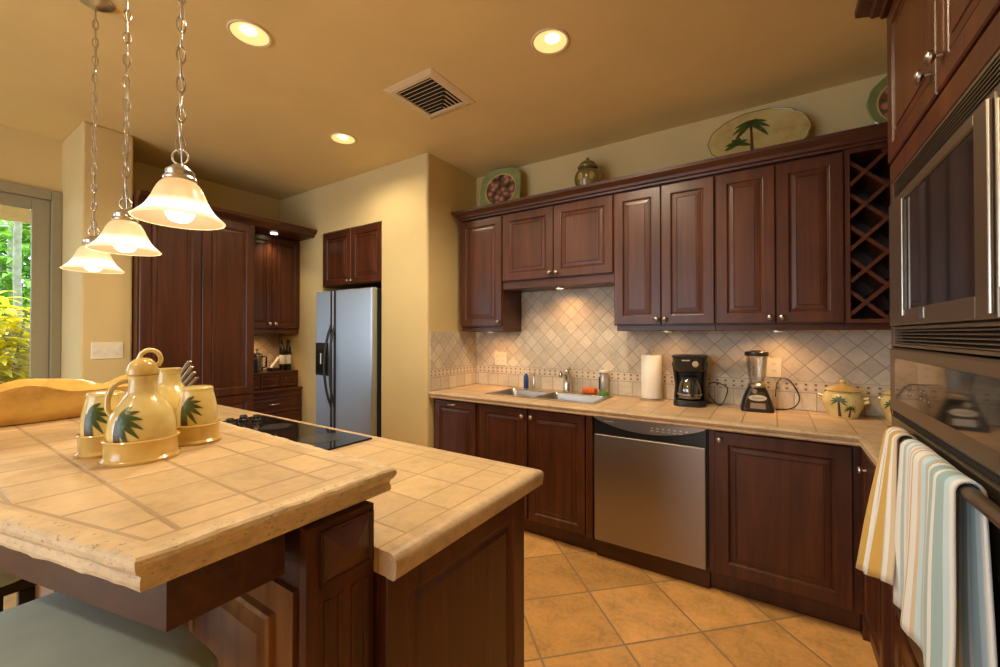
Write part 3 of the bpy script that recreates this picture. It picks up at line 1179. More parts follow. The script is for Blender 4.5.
# ------------------------------------------------------------------ blender
BX, BY = -0.080, 2.87
RM = Matrix.Translation(V(BX, BY, 0.9207)) @ Matrix.Rotation(0.1, 4, 'Z')
t = thing('blender', (BX, BY, 0.9207), 'countertop blender with glass jar, black lid and chrome front', 'blender', None, 0.1)
m = MB()
m.rings([rr_ring(0.19, 0.18, 0, 0.0, 0.03), rr_ring(0.192, 0.182, 0, 0.018, 0.03), rr_ring(0.165, 0.155, 0, 0.07, 0.035), rr_ring(0.125, 0.12, 0, 0.125, 0.04), rr_ring(0.105, 0.105, 0, 0.148, 0.045)])
m.smooth = True
bs = m.build('base', BLACK, t)
m = MB()                                            # sloping chrome fascia
ang = math.atan2(0.027, 0.107)


def face_pt(x, z, off=0.0):
    if z < 0.07:
        y = -0.091 + (z - 0.018) / 0.052 * 0.0135
    else:
        y = -0.0775 + (z - 0.07) / 0.055 * 0.0175
    return L(x, y - off, z)


m.rings([[face_pt(x, z, 0.0015) for x, z in ((-0.045, 0.022), (0.045, 0.022), (0.042, 0.055), (-0.042, 0.055))], [face_pt(x, z, 0.004) for x, z in ((-0.045, 0.022), (0.045, 0.022), (0.042, 0.055), (-0.042, 0.055))]])
m.build('switch_plate', NICKEL, bs)
m = MB()
for q in (((-0.074, 0.0185), (0.074, 0.0185), (0.062, 0.069), (-0.062, 0.069)), ((-0.062, 0.0705), (0.062, 0.0705), (0.040, 0.124), (-0.040, 0.124))):
    m.rings([[face_pt(x, z, -0.002) for x, z in q], [face_pt(x, z, 0.0014) for x, z in q]])
m.build('front_panel', flat('dark_chrome', (0.16, 0.14, 0.12), 0.15, 1.0), bs)
m = MB()
ov = [(0.052 * math.cos(2 * PI * i / 24), 0.086 + 0.018 * math.sin(2 * PI * i / 24)) for i in range(24)]
m.rings([[face_pt(x, z, 0.001) for x, z in ov], [face_pt(x, z, 0.005) for x, z in ov]])
bd = m.build('emblem', flat('silver_emblem', (0.62, 0.58, 0.50), 0.35, 0.4), bs)
m = MB()
for i in range(6):                                  # dark script-like letter strokes on the emblem
    x = -0.034 + 0.0125 * i
    h = 0.012 if i == 0 else 0.008
    m.tube([face_pt(x, 0.082, 0.0055), face_pt(x + 0.004, 0.082 + h, 0.0055), face_pt(x + 0.008, 0.082, 0.0055)], 0.0014, 5)
m.build('lettering', BLACK, bd)
m = MB()
m.lathe([(0.015, 0), (0.015, 0.008), (0.012, 0.012), (0, 0.0125)], face_pt(-0.015, 0.123, 0.001), RM.to_3x3() @ V(0, -1, 0.3), 16)
m.build('speed_knob', NICKEL, bs)
m = MB()
m.lathe([(0.052, 0.148), (0.054, 0.152), (0.054, 0.165), (0.046, 0.172), (0.0, 0.173)], L(0, 0, 0), seg=24)
m.build('collar', NICKEL, t)
m = MB()
jp = [(0.044, 0.173), (0.047, 0.185), (0.056, 0.25), (0.066, 0.345)]
m.lathe(jp + [(0.063, 0.345), (0.053, 0.25), (0.043, 0.187)], L(0, 0, 0), seg=26)
jr = m.build('glass_jar', CLEAR, t)
m = MB()
m.tube([L(-0.02, 0.060, 0.325), L(-0.03, 0.096, 0.315), L(-0.03, 0.096, 0.25), L(-0.02, 0.054, 0.215)], 0.008, 8)
m.build('handle', CLEAR, jr)
m = MB()
for k in range(4):
    a = k * PI / 2 + 0.4
    m.box(0.004, 0.03, -0.005, 0.005, 0.179, 0.181, M=RM @ Matrix.Rotation(a, 4, 'Z'))
m.build('blades', CHROME, jr)
m = MB()
m.lathe([(0.069, 0.343), (0.071, 0.347), (0.071, 0.364), (0.066, 0.370), (0.03, 0.372), (0.03, 0.377), (0, 0.378)], L(0, 0, 0), seg=26)
m.build('lid', BLACK, t)
t.scale = (0.86, 0.86, 0.93)
cord('power_cord', [(0.012, 2.92, 1.00), (0.02, 2.96, 1.07), (0.045, 2.985, 1.105), (0.085, 2.99, 1.09), (0.120, 2.985, 1.03), (0.128, 2.975, 0.985), (0.105, 2.955, 0.945), (0.06, 2.94, 0.927), (0.015, 2.92, 0.9265)], 'black cord curling against the tiles right of the blender')


def plate_cover(name, c, u, n, w, h, slots, label, mat=IVORY):
    """wall plate with sockets or rocker switches"""
    t = thing(name, c, label, 'outlet' if 'outlet' in name else 'light switch')
    c, u, n = V(*c), V(*u), V(*n)

    def slab(m, cx, cz, ww, hh, d0, d1):
        m.rings([[c + u * (cx + a * ww / 2) + V(0, 0, cz + b * hh / 2) + n * d for a, b in ((-1, -1), (1, -1), (1, 1), (-1, 1))] for d in (d0, d1)])
    m = MB()
    m.rings([[c + u * (a * (w / 2 - i)) + V(0, 0, b * (h / 2 - i)) + n * d for a, b in ((-1, -1), (1, -1), (1, 1), (-1, 1))] for i, d in ((0, 0.0002), (0, 0.004), (0.003, 0.006))])
    p = m.build('plate', mat, t)
    for k in range(slots):
        cx = (k - (slots - 1) / 2) * w / slots
        m = MB()
        if 'outlet' in name:
            slab(m, cx, 0.02, 0.03, 0.028, 0.004, 0.0075)
            slab(m, cx, -0.02, 0.03, 0.028, 0.004, 0.0075)
            m.build('socket', WHITE, p)
            m = MB()
            for zz in (0.02, -0.02):
                for xx in (-0.006, 0.006):
                    slab(m, cx + xx, zz + 0.003, 0.002, 0.009, 0.007, 0.0078)
            m.build('slots', DARKGAP, p)
        else:
            slab(m, cx, 0.0, 0.030, 0.064, 0.004, 0.008)
            m.build('rocker', WHITE, p)
    return t


plate_cover('wall_outlet', (-1.965, 3.0055, 1.155), UX, WN, 0.115, 0.115, 2, 'ivory double outlet plate on the tiles left of the sink')
plate_cover('wall_outlet', (0.005, 3.0055, 1.165), UX, WN, 0.075, 0.118, 1, 'ivory outlet plate on the tiles behind the blender')
plate_cover('switch_plate', (-3.7995, 0.898, 1.255), (0, 1, 0), (1, 0, 0), 0.165, 0.115, 3, 'cream triple light switch on the plaster wall left of the pantry')


# ------------------------------------------------------------------ glazed crocks with palm trees
def prof_r(prof, z):
    for (r0, z0), (r1, z1) in zip(prof, prof[1:]):
        if z0 <= z <= z1 and z1 > z0:
            return r0 + (r1 - r0) * (z - z0) / (z1 - z0)
    return prof[-1][0]


def smooth_prof(p, n=5):
    P = [p[0]] + p + [p[-1]]
    out = []
    for i in range(1, len(P) - 2):
        for k in range(n):
            f = k / n
            q = []
            for j in (0, 1):
                a, b, c, d = P[i - 1][j], P[i][j], P[i + 1][j], P[i + 2][j]
                q.append(0.5 * (2 * b + (c - a) * f + (2 * a - 5 * b + 4 * c - d) * f * f + (3 * b - a - 3 * c + d) * f ** 3))
            out.append(tuple(q))
    out.append(p[-1])
    return out


def on_lathe(m, prof, c, th0, z0, poly, off=0.0013):
    """a painted patch laid on a turned surface; poly in metres (along the girth, up), its second half mirrors the first"""
    c = V(*c)

    def put(a, b):
        z = z0 + b
        r = prof_r(prof, z)
        th = th0 + a / max(r, 0.02)
        return m.bm.verts.new(c + V((r + off) * math.cos(th), (r + off) * math.sin(th), z))
    n = len(poly)
    rows = []
    for i in range(n // 2):
        A, B = poly[i], poly[n - 1 - i]
        rows.append([put(A[0] + (B[0] - A[0]) * k / 4, A[1] + (B[1] - A[1]) * k / 4) for k in range(5)])
    for ra, rb in zip(rows, rows[1:]):
        for k in range(4):
            m.bm.faces.new((ra[k], ra[k + 1], rb[k + 1], rb[k]))


def leaf_poly(cx, cz, ang, ln, wd, sag=0.0):
    ca, sa = math.cos(ang), math.sin(ang)
    out = []
    side = []
    for i in range(6):
        f = i / 5
        k = wd * math.sin(PI * (0.1 + 0.85 * f)) * 0.5
        side.append((f * ln, k))
    for x, y in side:
        out.append((cx + x * ca - y * sa, cz + x * sa + y * ca - sag * x * x / ln))
    for x, y in reversed(side):
        out.append((cx + x * ca + y * sa, cz + x * sa - y * ca - sag * x * x / ln))
    return out


def painted_palm(parent, prof, c, th, zt, size, trunk=True, zb=None, angs=None):
    m = MB()
    for a in (angs or (10, 40, 75, 110, 145, 172, 200, -22)):
        for s_ in (1.0,):
            on_lathe(m, prof, c, th, zt, leaf_poly(0, 0, math.radians(a), size, size * 0.24, 0.35))
    m.build('palm_leaves', LEAF, parent)
    if trunk:
        m = MB()
        w = size * 0.14
        on_lathe(m, prof, c, th, zb, [(-w * 1.3, 0)] + [(-w * (1.2 - 0.4 * q / 6), (zt - zb) * q / 6) for q in range(1, 7)] + [(w * (1.2 - 0.4 * q / 6), (zt - zb) * q / 6) for q in range(6, 0, -1)] + [(w * 1.3, 0)], 0.001)
        m.build('palm_trunk', TRUNK, parent)


def crock(c, sc, label, th):
    t = thing('cookie_jar', c, label, 'jar', 'palm tree jars on the counter')
    body = smooth_prof([(0.066 * sc, 0.0), (0.074 * sc, 0.006 * sc), (0.100 * sc, 0.075 * sc), (0.104 * sc, 0.11 * sc), (0.095 * sc, 0.142 * sc), (0.083 * sc, 0.158 * sc), (0.085 * sc, 0.166 * sc)])
    m = MB(); m.lathe([(0, 0)] + body + [(0.07 * sc, 0.166 * sc), (0, 0.16 * sc)], c, seg=36)
    b = m.build('body', PALEYEL, t)
    m = MB(); m.lathe([(0.0, 0.166 * sc), (0.093 * sc, 0.166 * sc), (0.096 * sc, 0.170 * sc), (0.090 * sc, 0.176 * sc), (0.06 * sc, 0.192 * sc), (0.02 * sc, 0.203 * sc), (0.013 * sc, 0.206 * sc), (0.0145 * sc, 0.214 * sc), (0.018 * sc, 0.222 * sc), (0.013 * sc, 0.231 * sc), (0, 0.232 * sc)], c, seg=32)
    ld = m.build('lid', HONEY, t)
    ld['label'] = 'honey yellow lid with a round knob'
    for s_ in (-1, 1):
        a = th + PI / 2 * s_
        p = V(*c)
        e = V(math.cos(a), math.sin(a), 0)
        m = MB()
        m.tube([p + e * (0.098 * sc) + V(0, 0, 0.122 * sc), p + e * (0.125 * sc) + V(0, 0, 0.128 * sc), p + e * (0.128 * sc) + V(0, 0, 0.110 * sc), p + e * (0.101 * sc) + V(0, 0, 0.098 * sc)], 0.010 * sc, 8)
        m.build('handle', PALEYEL, t)
    painted_palm(b, body, c, th + 0.05, 0.112 * sc, 0.046 * sc, True, 0.012 * sc)
    painted_palm(b, body, c, th + 0.62, 0.064 * sc, 0.034 * sc, True, 0.012 * sc)
    return t


crock((0.316, 2.895, 0.9207), 0.86, 'lidded yellow jar painted with two palm trees, whole in view', -PI / 2 - 0.35)
crock((0.549, 2.87, 0.9207), 0.84, 'lidded yellow jar with palm leaves, half hidden by the wall oven', -PI / 2 - 0.75)

# ------------------------------------------------------------------ wall cabinets
FU = 2.722
CABTOP = 2.30


def wall_unit(name, x0, x1, z0, label, mat=WV):
    t = thing(name, ((x0 + x1) / 2, 2.86, z0), label, 'cabinet', 'wall cabinets along the back wall')
    m = MB(); m.box(x0, x1, FU, 3.004, z0, CABTOP)
    m.build('body', mat, t)
    return t


def rail(t, x0, x1, z0, z1, y0=FU + 0.004, full=True):
    m = MB()
    m.box(x0, x1, y0, y0 + 0.022, z0, z1 - 0.0005, 0.003)
    m.box(x0, x0 + 0.018, y0 + 0.023, 3.004, z0, z1 - 0.0005)
    m.box(x1 - 0.018, x1, y0 + 0.023, 3.004, z0, z1 - 0.0005)
    return m.build('light_rail', WX, t)


DO = FU
t = wall_unit('wall_cabinet', -2.172, -1.758, 1.423, 'tall single-door wall cabinet at the left end over the counter')
d = door('door', t, (-2.167, DO, 1.428), UX, WN, 0.404, 0.862)
knob(d, (-1.785, DO - DT, 1.462), WN)
rail(t, -2.172, -1.758, 1.388, 1.423)
t = wall_unit('wall_cabinet', -1.7575, -0.878, 1.77, 'short two-door wall cabinet above the sink')
d = door('door', t, (-1.752, DO, 1.775), UX, WN, 0.434, 0.515)
knob(d, (-1.342, DO - DT, 1.808), WN)
d = door('door', t, (-1.314, DO, 1.775), UX, WN, 0.432, 0.515)
knob(d, (-1.288, DO - DT, 1.808), WN)
rail(t, -1.7575, -0.878, 1.712, 1.77, FU - 0.002)
m = MB(); m.box(-1.739, -0.897, FU + 0.022, 3.004, 1.716, 1.7695)
m.build('underside', WX, t)
t = wall_unit('wall_cabinet', -0.8775, -0.2785, 1.423, 'tall two-door wall cabinet above the coffee maker')
d = door('door', t, (-0.872, DO, 1.428), UX, WN, 0.292, 0.862)
knob(d, (-0.602, DO - DT, 1.458), WN)
d = door('door', t, (-0.577, DO, 1.428), UX, WN, 0.294, 0.862)
knob(d, (-0.553, DO - DT, 1.458), WN)
rail(t, -0.862, -0.2785, 1.388, 1.423)
t = wall_unit('wall_cabinet', -0.278, 0.308, 1.423, 'tall two-door wall cabinet above the blender, next to the wine rack')
d = door('door', t, (-0.273, DO, 1.428), UX, WN, 0.287, 0.862)
knob(d, (-0.010, DO - DT, 1.458), WN)
d = door('door', t, (0.018, DO, 1.428), UX, WN, 0.285, 0.862)
knob(d, (0.044, DO - DT, 1.458), WN)
rail(t, -0.278, 0.308, 1.388, 1.423)
# wine rack
t = thing('wine_rack', (0.5, 2.86, 1.423), 'dark wood wine rack of crossed slats, empty, beside the wall ovens', 'wine rack')
m = MB()
m.box(0.3085, 0.328, FU - 0.018, 3.004, 1.423, CABTOP)
m.box(0.682, 0.70, FU - 0.018, 3.004, 1.423, CABTOP)
m.box(0.328, 0.682, FU - 0.018, 3.004, 1.423, 1.443)
m.box(0.328, 0.682, FU - 0.018, 3.004, 2.275, CABTOP)
m.box(0.328, 0.682, 2.985, 3.004, 1.443, 2.275)
m.build('case', WV, t)
lx0, lx1, lz0, lz1 = 0.328, 0.682, 1.443, 2.275
for sgn in (1, -1):
    k = -6
    while k < 12:
        # slat along the 45 degree line z = sgn*(x-xc) + c, clipped to the opening
        c0 = 1.526 + 0.163 * k
        xs = [lx0, lx1]
        zs = [c0 + sgn * (x - 0.388) for x in xs]
        pts = []
        f0, f1 = 0.0, 1.0
        dz = zs[1] - zs[0]
        lo, hi = sorted(((lz0 - zs[0]) / dz, (lz1 - zs[0]) / dz))
        f0, f1 = max(0, lo), min(1, hi)
        if f1 - f0 > 0.08:
            A = V(lx0 + (lx1 - lx0) * f0, 0, zs[0] + dz * f0)
            B = V(lx0 + (lx1 - lx0) * f1, 0, zs[0] + dz * f1)
            dd = (B - A).normalized()
            nn = V(-dd.z, 0, dd.x) * 0.0085
            y0 = FU - 0.012 if sgn > 0 else FU - 0.004
            m = MB()
            m.quadbox([V(p.x, y, p.z) for y in (y0, 2.98) for p in (A - nn, B - nn, B + nn, A + nn)])
            m.build('slat', WV, t)
        k += 1
rail(t, 0.3085, 0.70, 1.388, 1.423)
# crown along the top of the wall cabinets
m = MB()
CP = [(-0.004, 2.3005), (0.012, 2.3005), (0.014, 2.312), (0.026, 2.318), (0.032, 2.333), (0.052, 2.350), (0.060, 2.356), (0.062, 2.374), (-0.004, 2.374)]
m.sweep([(-2.16, 3.003), (-2.16, FU - 0.018), (0.70, FU - 0.018)], CP)
m.box(-2.155, 0.70, FU - 0.014, 3.003, 2.3005, 2.32)
o = m.build('crown_molding', WX, loc=(-0.75, 2.86, 2.3005))
tag(o, 'long dark wood crown molding running along the tops of the wall cabinets', 'molding')

# puck lights under the cabinets
for i, (x, y, z, lab, e) in enumerate(((-1.93, 2.80, 1.4225, 'small lit puck light under the leftmost wall cabinet', 5.0), (-1.31, 2.80, 1.7155, 'small lit puck light above the sink', 7.0),
                                       (-0.56, 2.80, 1.4225, 'small lit puck light above the coffee maker', 3.0), (0.02, 2.80, 1.4225, 'small lit puck light above the blender', 5.5))):
    t = thing('puck_light', (x, y, z), lab, 'light', 'lights under the wall cabinets')
    hk = 0.012 if z > 1.6 else 0.040
    m = MB(); m.lathe([(0.026, 0), (0.036, 0), (0.036, -hk), (0.033, -hk - 0.002), (0.026, -hk - 0.002)], (x, y, z), seg=22)
    m.build('ring', NICKEL, t)
    m = MB(); m.lathe([(0, -hk + 0.004), (0.0255, -hk + 0.004), (0.0255, -hk - 0.002), (0, -hk - 0.003)], (x, y, z), seg=20)
    m.build('lens', PUCKLIGHT, t)
    lamp('puck_lamp', 'SPOT', (x, y, z - hk - 0.008), e, PUCKWARM, 0.02, (0, 0.35, -1), 140, 0.9)

# ------------------------------------------------------------------ ceramics on top of the wall cabinets
ZC = 2.3745


def disc_local(t, rings_, mat, name, M, seg=40, wave=None, sx=1.0, sy=1.0):
    m = MB()
    rr = []
    for r, h in rings_:
        rr.append([M @ V(r * sx * (wave(2 * PI * i / seg) if wave else 1) * math.cos(2 * PI * i / seg), r * sy * (wave(2 * PI * i / seg) if wave else 1) * math.sin(2 * PI * i / seg), h) for i in range(seg)])
    m.rings(rr)
    m.smooth = True
    return m.build(name, mat, t)


def lean_M(x, y, zc, tilt, yaw=0.0):
    """plate standing upright: local z faces the room (-y), leaning back"""
    return Matrix.Translation(V(x, y, zc)) @ Matrix.Rotation(yaw, 4, 'Z') @ Matrix.Rotation(PI / 2 - tilt, 4, 'X')


# floral plate, rounded square
def sq(a):
    c, s_ = abs(math.cos(a)), abs(math.sin(a))
    return (c ** 3.2 + s_ ** 3.2) ** (-1 / 3.2) * (1 + 0.012 * math.cos(12 * a))


def round_wave(a):
    return 1 + 0.010 * math.cos(12 * a)


def floral_plate(x, y, R, label, wave, yaw):
    tl = 0.14
    zc = ZC + R * math.cos(tl) + 0.006
    t = thing('decorative_plate', (x, y, ZC), label, 'plate', 'green plates on the wall cabinets')
    M = lean_M(x, y, zc, tl, yaw)
    b = disc_local(t, [(R * 0.5, -0.004), (R * 0.97, 0.012), (R, 0.016), (R * 0.97, 0.019), (R * 0.76, 0.0085), (R * 0.70, 0.006)], GREENGLAZE, 'rim', M, 96, wave)
    disc_local(t, [(R * 0.70, 0.0070), (R * 0.76, 0.0095), (R * 0.77, 0.0125), (R * 0.73, 0.0120), (R * 0.70, 0.0090)], PLATTER, 'cream_band', M)
    disc_local(t, [(0.001, 0.0062), (R * 0.72, 0.0062), (R * 0.715, 0.0108), (0.001, 0.0108)], FLORAL, 'floral_center', M)
    return t


floral_plate(-1.885, 2.885, 0.185, 'green scalloped plate with pink floral center at the left end of the cabinets', sq, 0.12)
floral_plate(0.585, 2.885, 0.172, 'green plate with dark red center beside the tall oven cabinet', round_wave, 0.1)

# yellow platter with palms
t = thing('oval_platter', (-0.075, 2.89, ZC), 'large oval yellow platter with a painted palm tree leaning on the wall', 'platter')
M = lean_M(-0.072, 2.885, ZC + 0.160, 0.16, 0.06)
wv = lambda a: 0.95 + 0.008 * math.cos(14 * a)
RY = 0.62
b = disc_local(t, [(0.14, -0.005), (0.262, 0.014), (0.272, 0.017), (0.262, 0.021), (0.215, 0.012), (0.17, 0.003), (0.001, 0.003)], PLATTER, 'dish', M, 112, wv, 1.0, RY)
m = MB()
m.tube([M @ V(0.27 * wv(a) * math.cos(a), 0.27 * RY * wv(a) * math.sin(a), 0.018) for a in [2 * PI * i / 112 for i in range(112)]], 0.0032, 6, closed=True)
m.build('olive_edge', OLIVE, t)
m = MB()


def flat_leaf(m, M, poly, h0=0.0035, h1=0.0052):
    m.rings([[M @ V(a, b_, h0) for a, b_ in poly], [M @ V(a, b_, h1) for a, b_ in poly]])


for a in (8, 35, 65, 95, 125, 152, 178, 205, -25):
    flat_leaf(m, M, leaf_poly(-0.03, 0.085, math.radians(a), 0.095, 0.026, 0.5), 0.006, 0.0085)
for a in (10, 45, 80, 115, 150, 178):
    flat_leaf(m, M, leaf_poly(-0.100, -0.030, math.radians(a), 0.072, 0.024, 0.4), 0.006, 0.0085)
m.build('palm_leaves', LEAF, b)
m = MB()
flat_leaf(m, M, [(-0.036, -0.13), (-0.014, -0.13), (-0.02, -0.02), (-0.024, 0.08), (-0.036, 0.08), (-0.034, -0.02)], 0.0045, 0.007)
m.build('palm_trunk', TRUNK, b)
# ginger jar
t = thing('ginger_jar', (-1.115, 2.855, ZC), 'small olive and gold ginger jar on top of the cabinets', 'jar')
gp = smooth_prof([(0.05, 0.0), (0.056, 0.008), (0.075, 0.06), (0.083, 0.11), (0.075, 0.15), (0.052, 0.172), (0.05, 0.182)])
m = MB(); m.lathe([(0, 0)] + gp + [(0.0, 0.182)], (-1.115, 2.855, ZC), seg=32)
b = m.build('body', OLIVE, t)
m = MB()
for k in range(7):
    th = k * 2 * PI / 7
    on_lathe(m, gp, (-1.115, 2.855, ZC), th, 0.105, [(0.017 * math.cos(2 * PI * i / 12), 0.026 * math.sin(2 * PI * i / 12)) for i in range(12)])
m.build('gold_flowers', flat('gold_paint', (0.42, 0.30, 0.09), 0.3, var=0.3), b)
m = MB(); m.lathe([(0.0, 0.182), (0.062, 0.182), (0.064, 0.188), (0.058, 0.20), (0.045, 0.218), (0.022, 0.232), (0.010, 0.236), (0.012, 0.246), (0.008, 0.254), (0, 0.256)], (-1.115, 2.855, ZC), seg=28)
m.build('lid', OLIVE, t)
t.scale = (1.14, 1.14, 1.06)

# ------------------------------------------------------------------ tall oven cabinet on the right
XO = 0.363
YA, YB = 0.93, 1.955
WX_ = (-1, 0, 0)
UY = (0, -1, 0)                      # doors read from far end towards the camera
t = thing('oven_cabinet', (0.65, 1.5, 0), 'tall dark wood cabinet housing the microwave and wall oven', 'cabinet')
m = MB()
m.box(XO, 0.96, YB - 0.018, YB, 0, 2.485)
m.box(XO, 0.96, YA, YA + 0.018, 0, 2.485)
m.box(XO, 0.96, YA + 0.018, YB - 0.018, 2.455, 2.485)
m.box(XO, 0.96, YA + 0.018, YB - 0.018, 1.885, 1.905)
m.box(XO, 0.96, YA + 0.018, YB - 0.018, 0.40, 0.425)
m.box(0.94, 0.96, YA + 0.018, YB - 0.018, 0.425, 1.885)
m.box(XO + 0.06, 0.96, YA + 0.018, YB - 0.018, 0, 0.10)
m.build('body', WV, t)
m = MB()
m.box(XO - 0.018, XO - 0.0005, YA, YB, 1.888, 1.955, 0.003)
m.box(XO - 0.018, XO - 0.0005, YB - 0.02, YB, 0.10, 1.888, 0.003)
m.build('face_frame', WV, t)
d = door('door', t, (XO, YB - 0.004, 1.96), UY, WX_, 0.508, 0.517, 0.055, 0.024)
knob(d, (XO - 0.024, 1.478, 2.030), WX_, PEWTER, 0.017)
d = door('door', t, (XO, 1.438, 1.96), UY, WX_, 0.480, 0.517, 0.055, 0.024)
knob(d, (XO - 0.024, 1.388, 2.030), WX_, PEWTER, 0.017)
d = door('lower_door', t, (XO, YB - 0.025, 0.11), UY, WX_, 0.43, 0.295, 0.055)
d = door('lower_door', t, (XO, YB - 0.46, 0.11), UY, WX_, 0.43, 0.295, 0.055)
m = MB()
CP2 = [(-0.004, 2.4855), (0.012, 2.4855), (0.016, 2.50), (0.034, 2.51), (0.040, 2.525), (0.066, 2.547), (0.074, 2.555), (0.076, 2.577), (-0.004, 2.577)]
m.sweep([(0.96, YB), (XO - 0.024, YB), (XO - 0.024, YA)], CP2)
m.box(XO - 0.02, 0.955, YA, YB - 0.004, 2.4855, 2.51)
m.build('crown', WX, t)

# microwave
t = thing('microwave', (0.6, 1.5, 1.33), 'built-in stainless microwave with louvred trim above the wall oven', 'microwave')
ya, yb = YA + 0.02, YB - 0.021
m = MB(); m.box(XO + 0.01, 0.90, ya + 0.01, yb - 0.01, 1.345, 1.87)
m.build('body', GASKET, t)


def louvers(name, parent, z0, z1, n, mat):
    """trim with long horizontal slats over a dark recess"""
    m = MB()
    m.box(XO - 0.018, XO + 0.009, ya, ya + 0.03, z0, z1)
    m.box(XO - 0.018, XO + 0.009, yb - 0.03, yb, z0, z1)
    m.box(XO - 0.018, XO + 0.009, ya + 0.03, yb - 0.03, z1 - 0.008, z1)
    m.box(XO - 0.018, XO + 0.009, ya + 0.03, yb - 0.03, z0, z0 + 0.008)
    tr = m.build(name, mat, parent)
    h = (z1 - z0 - 0.016) / n
    for i in range(n):
        zc = z0 + 0.008 + h * (i + 0.5)
        m = MB()
        m.quadbox([V(x, y, z) for y in (ya + 0.03, yb - 0.03) for x, z in ((XO - 0.017, zc - h * 0.28), (XO - 0.002, zc + h * 0.02), (XO - 0.002, zc + h * 0.30), (XO - 0.017, zc))])
        m.build('slat', mat, tr)
    m = MB(); m.box(XO + 0.002, XO + 0.009, ya + 0.03, yb - 0.03, z0 + 0.008, z1 - 0.008)
    m.build('recess', DARKGAP, tr)
    return tr


louvers('top_vent', t, 1.812, 1.884, 6, STEELY)
louvers('bottom_vent', t, 1.328, 1.392, 5, STEELY)
yc = 1.108
m = MB()                                                        # door: frame round the window
z0, z1 = 1.397, 1.808
wy0, wy1, wz0, wz1 = 1.212, 1.752, 1.445, 1.785
m.box(XO - 0.026, XO + 0.008, wy1, yb - 0.004, z0, z1, 0.003)
m.box(XO - 0.026, XO + 0.008, yc + 0.003, wy0, z0, z1, 0.003)
m.box(XO - 0.026, XO + 0.008, wy0, wy1, z0, wz0, 0.003)
m.box(XO - 0.026, XO + 0.008, wy0, wy1, wz1, z1, 0.003)
dr = m.build('door', STEELY, t)
m = MB(); m.box(XO - 0.020, XO - 0.012, wy0, wy1, wz0, wz1)
m.build('window', BLACKGLASS, dr)
m = MB()
m.box(XO - 0.030, XO - 0.024, wy1 - 0.004, wy1 + 0.006, wz0 - 0.02, wz1 + 0.004, 0.002)
m.build('window_bead', NICKEL, dr)
m = MB(); m.cyl((XO - 0.031, yc + 0.012, z0 + 0.01), (XO - 0.031, yc + 0.012, z1 - 0.01), 0.0042)
m.build('edge_bar', NICKEL, dr)
m = MB(); m.box(XO - 0.0275, XO - 0.0255, 1.545, 1.585, 1.412, 1.440)
m.build('maker_mark', CHROME, dr)
m = MB(); m.box(XO - 0.026, XO + 0.008, ya + 0.004, yc - 0.003, z0, z1, 0.003)
cp = m.build('control_panel', STEELY, t)
m = MB(); m.box(XO - 0.0285, XO - 0.0262, ya + 0.015, yc - 0.03, z0 + 0.06, z1 - 0.03)
m.build('keypad', BLACKGLASS, cp)
m = MB(); m.cyl((XO - 0.029, yc - 0.022, z0 + 0.055), (XO - 0.029, yc - 0.022, z1 - 0.025), 0.005)
m.build('trim_bead', NICKEL, cp)

# wall oven
t = thing('wall_oven', (0.6, 1.5, 0.43), 'built-in stainless wall oven with black control glass and towels on its handle', 'oven')
m = MB(); m.box(XO + 0.012, 0.90, ya + 0.01, yb - 0.01, 0.43, 1.315)
m.build('body', GASKET, t)
m = MB(); m.box(XO - 0.026, XO + 0.011, ya, yb, 1.112, 1.322, 0.006)
cp = m.build('control_fascia', STEELY, t)
m = MB()
gy0, gy1, gz0, gz1, rr_ = ya + 0.05, yb - 0.085, 1.160, 1.290, 0.022
ring = []
for cy_, cz_, a in ((gy1 - rr_, gz1 - rr_, 0), (gy0 + rr_, gz1 - rr_, PI / 2), (gy0 + rr_, gz0 + rr_, PI), (gy1 - rr_, gz0 + rr_, 3 * PI / 2)):
    for i in range(5):
        b_ = a + PI / 2 * i / 4
        ring.append((cy_ + rr_ * math.cos(b_), cz_ + rr_ * math.sin(b_)))
m.rings([[V(XO - 0.0262, y, z) for y, z in ring], [V(XO - 0.0290, y, z) for y, z in ring]])
gl = m.build('control_glass', BLACKGLASS, cp)
m = MB()
for i in range(7):
    for j in range(2):
        m.box(XO - 0.0298, XO - 0.0291, 1.70 - 0.035 * i, 1.706 - 0.035 * i, 1.192 + 0.020 * j, 1.196 + 0.020 * j)
m.build('key_marks', flat('pale_key_print', (0.30, 0.28, 0.24), 0.5), gl)
m = MB(); m.box(XO - 0.018, XO + 0.011, ya, yb, 1.094, 1.111)
m.build('vent_gap', DARKGAP, t)
m = MB(); m.box(XO - 0.024, XO + 0.011, ya, yb, 0.432, 1.092, 0.006)
dr = m.build('door', STEELY, t)
m = MB(); m.box(XO - 0.0262, XO - 0.0242, ya + 0.12, yb - 0.12, 0.55, 0.92)
m.build('window', BLACKGLASS, dr)
HX, HZ = 0.306, 1.072
m = MB()
m.tube([(HX, 1.74, HZ), (HX, 1.73, HZ)] + [(HX, 1.72 - 0.058 * i, HZ) for i in range(14)], 0.0130, 14)
m.cyl((HX + 0.004, 1.705, HZ), (XO - 0.0235, 1.705, HZ), 0.009)
m.cyl((HX + 0.004, 0.99, HZ), (XO - 0.0235, 0.99, HZ), 0.009)
m.smooth = True
m.build('handle', STEELY, dr)


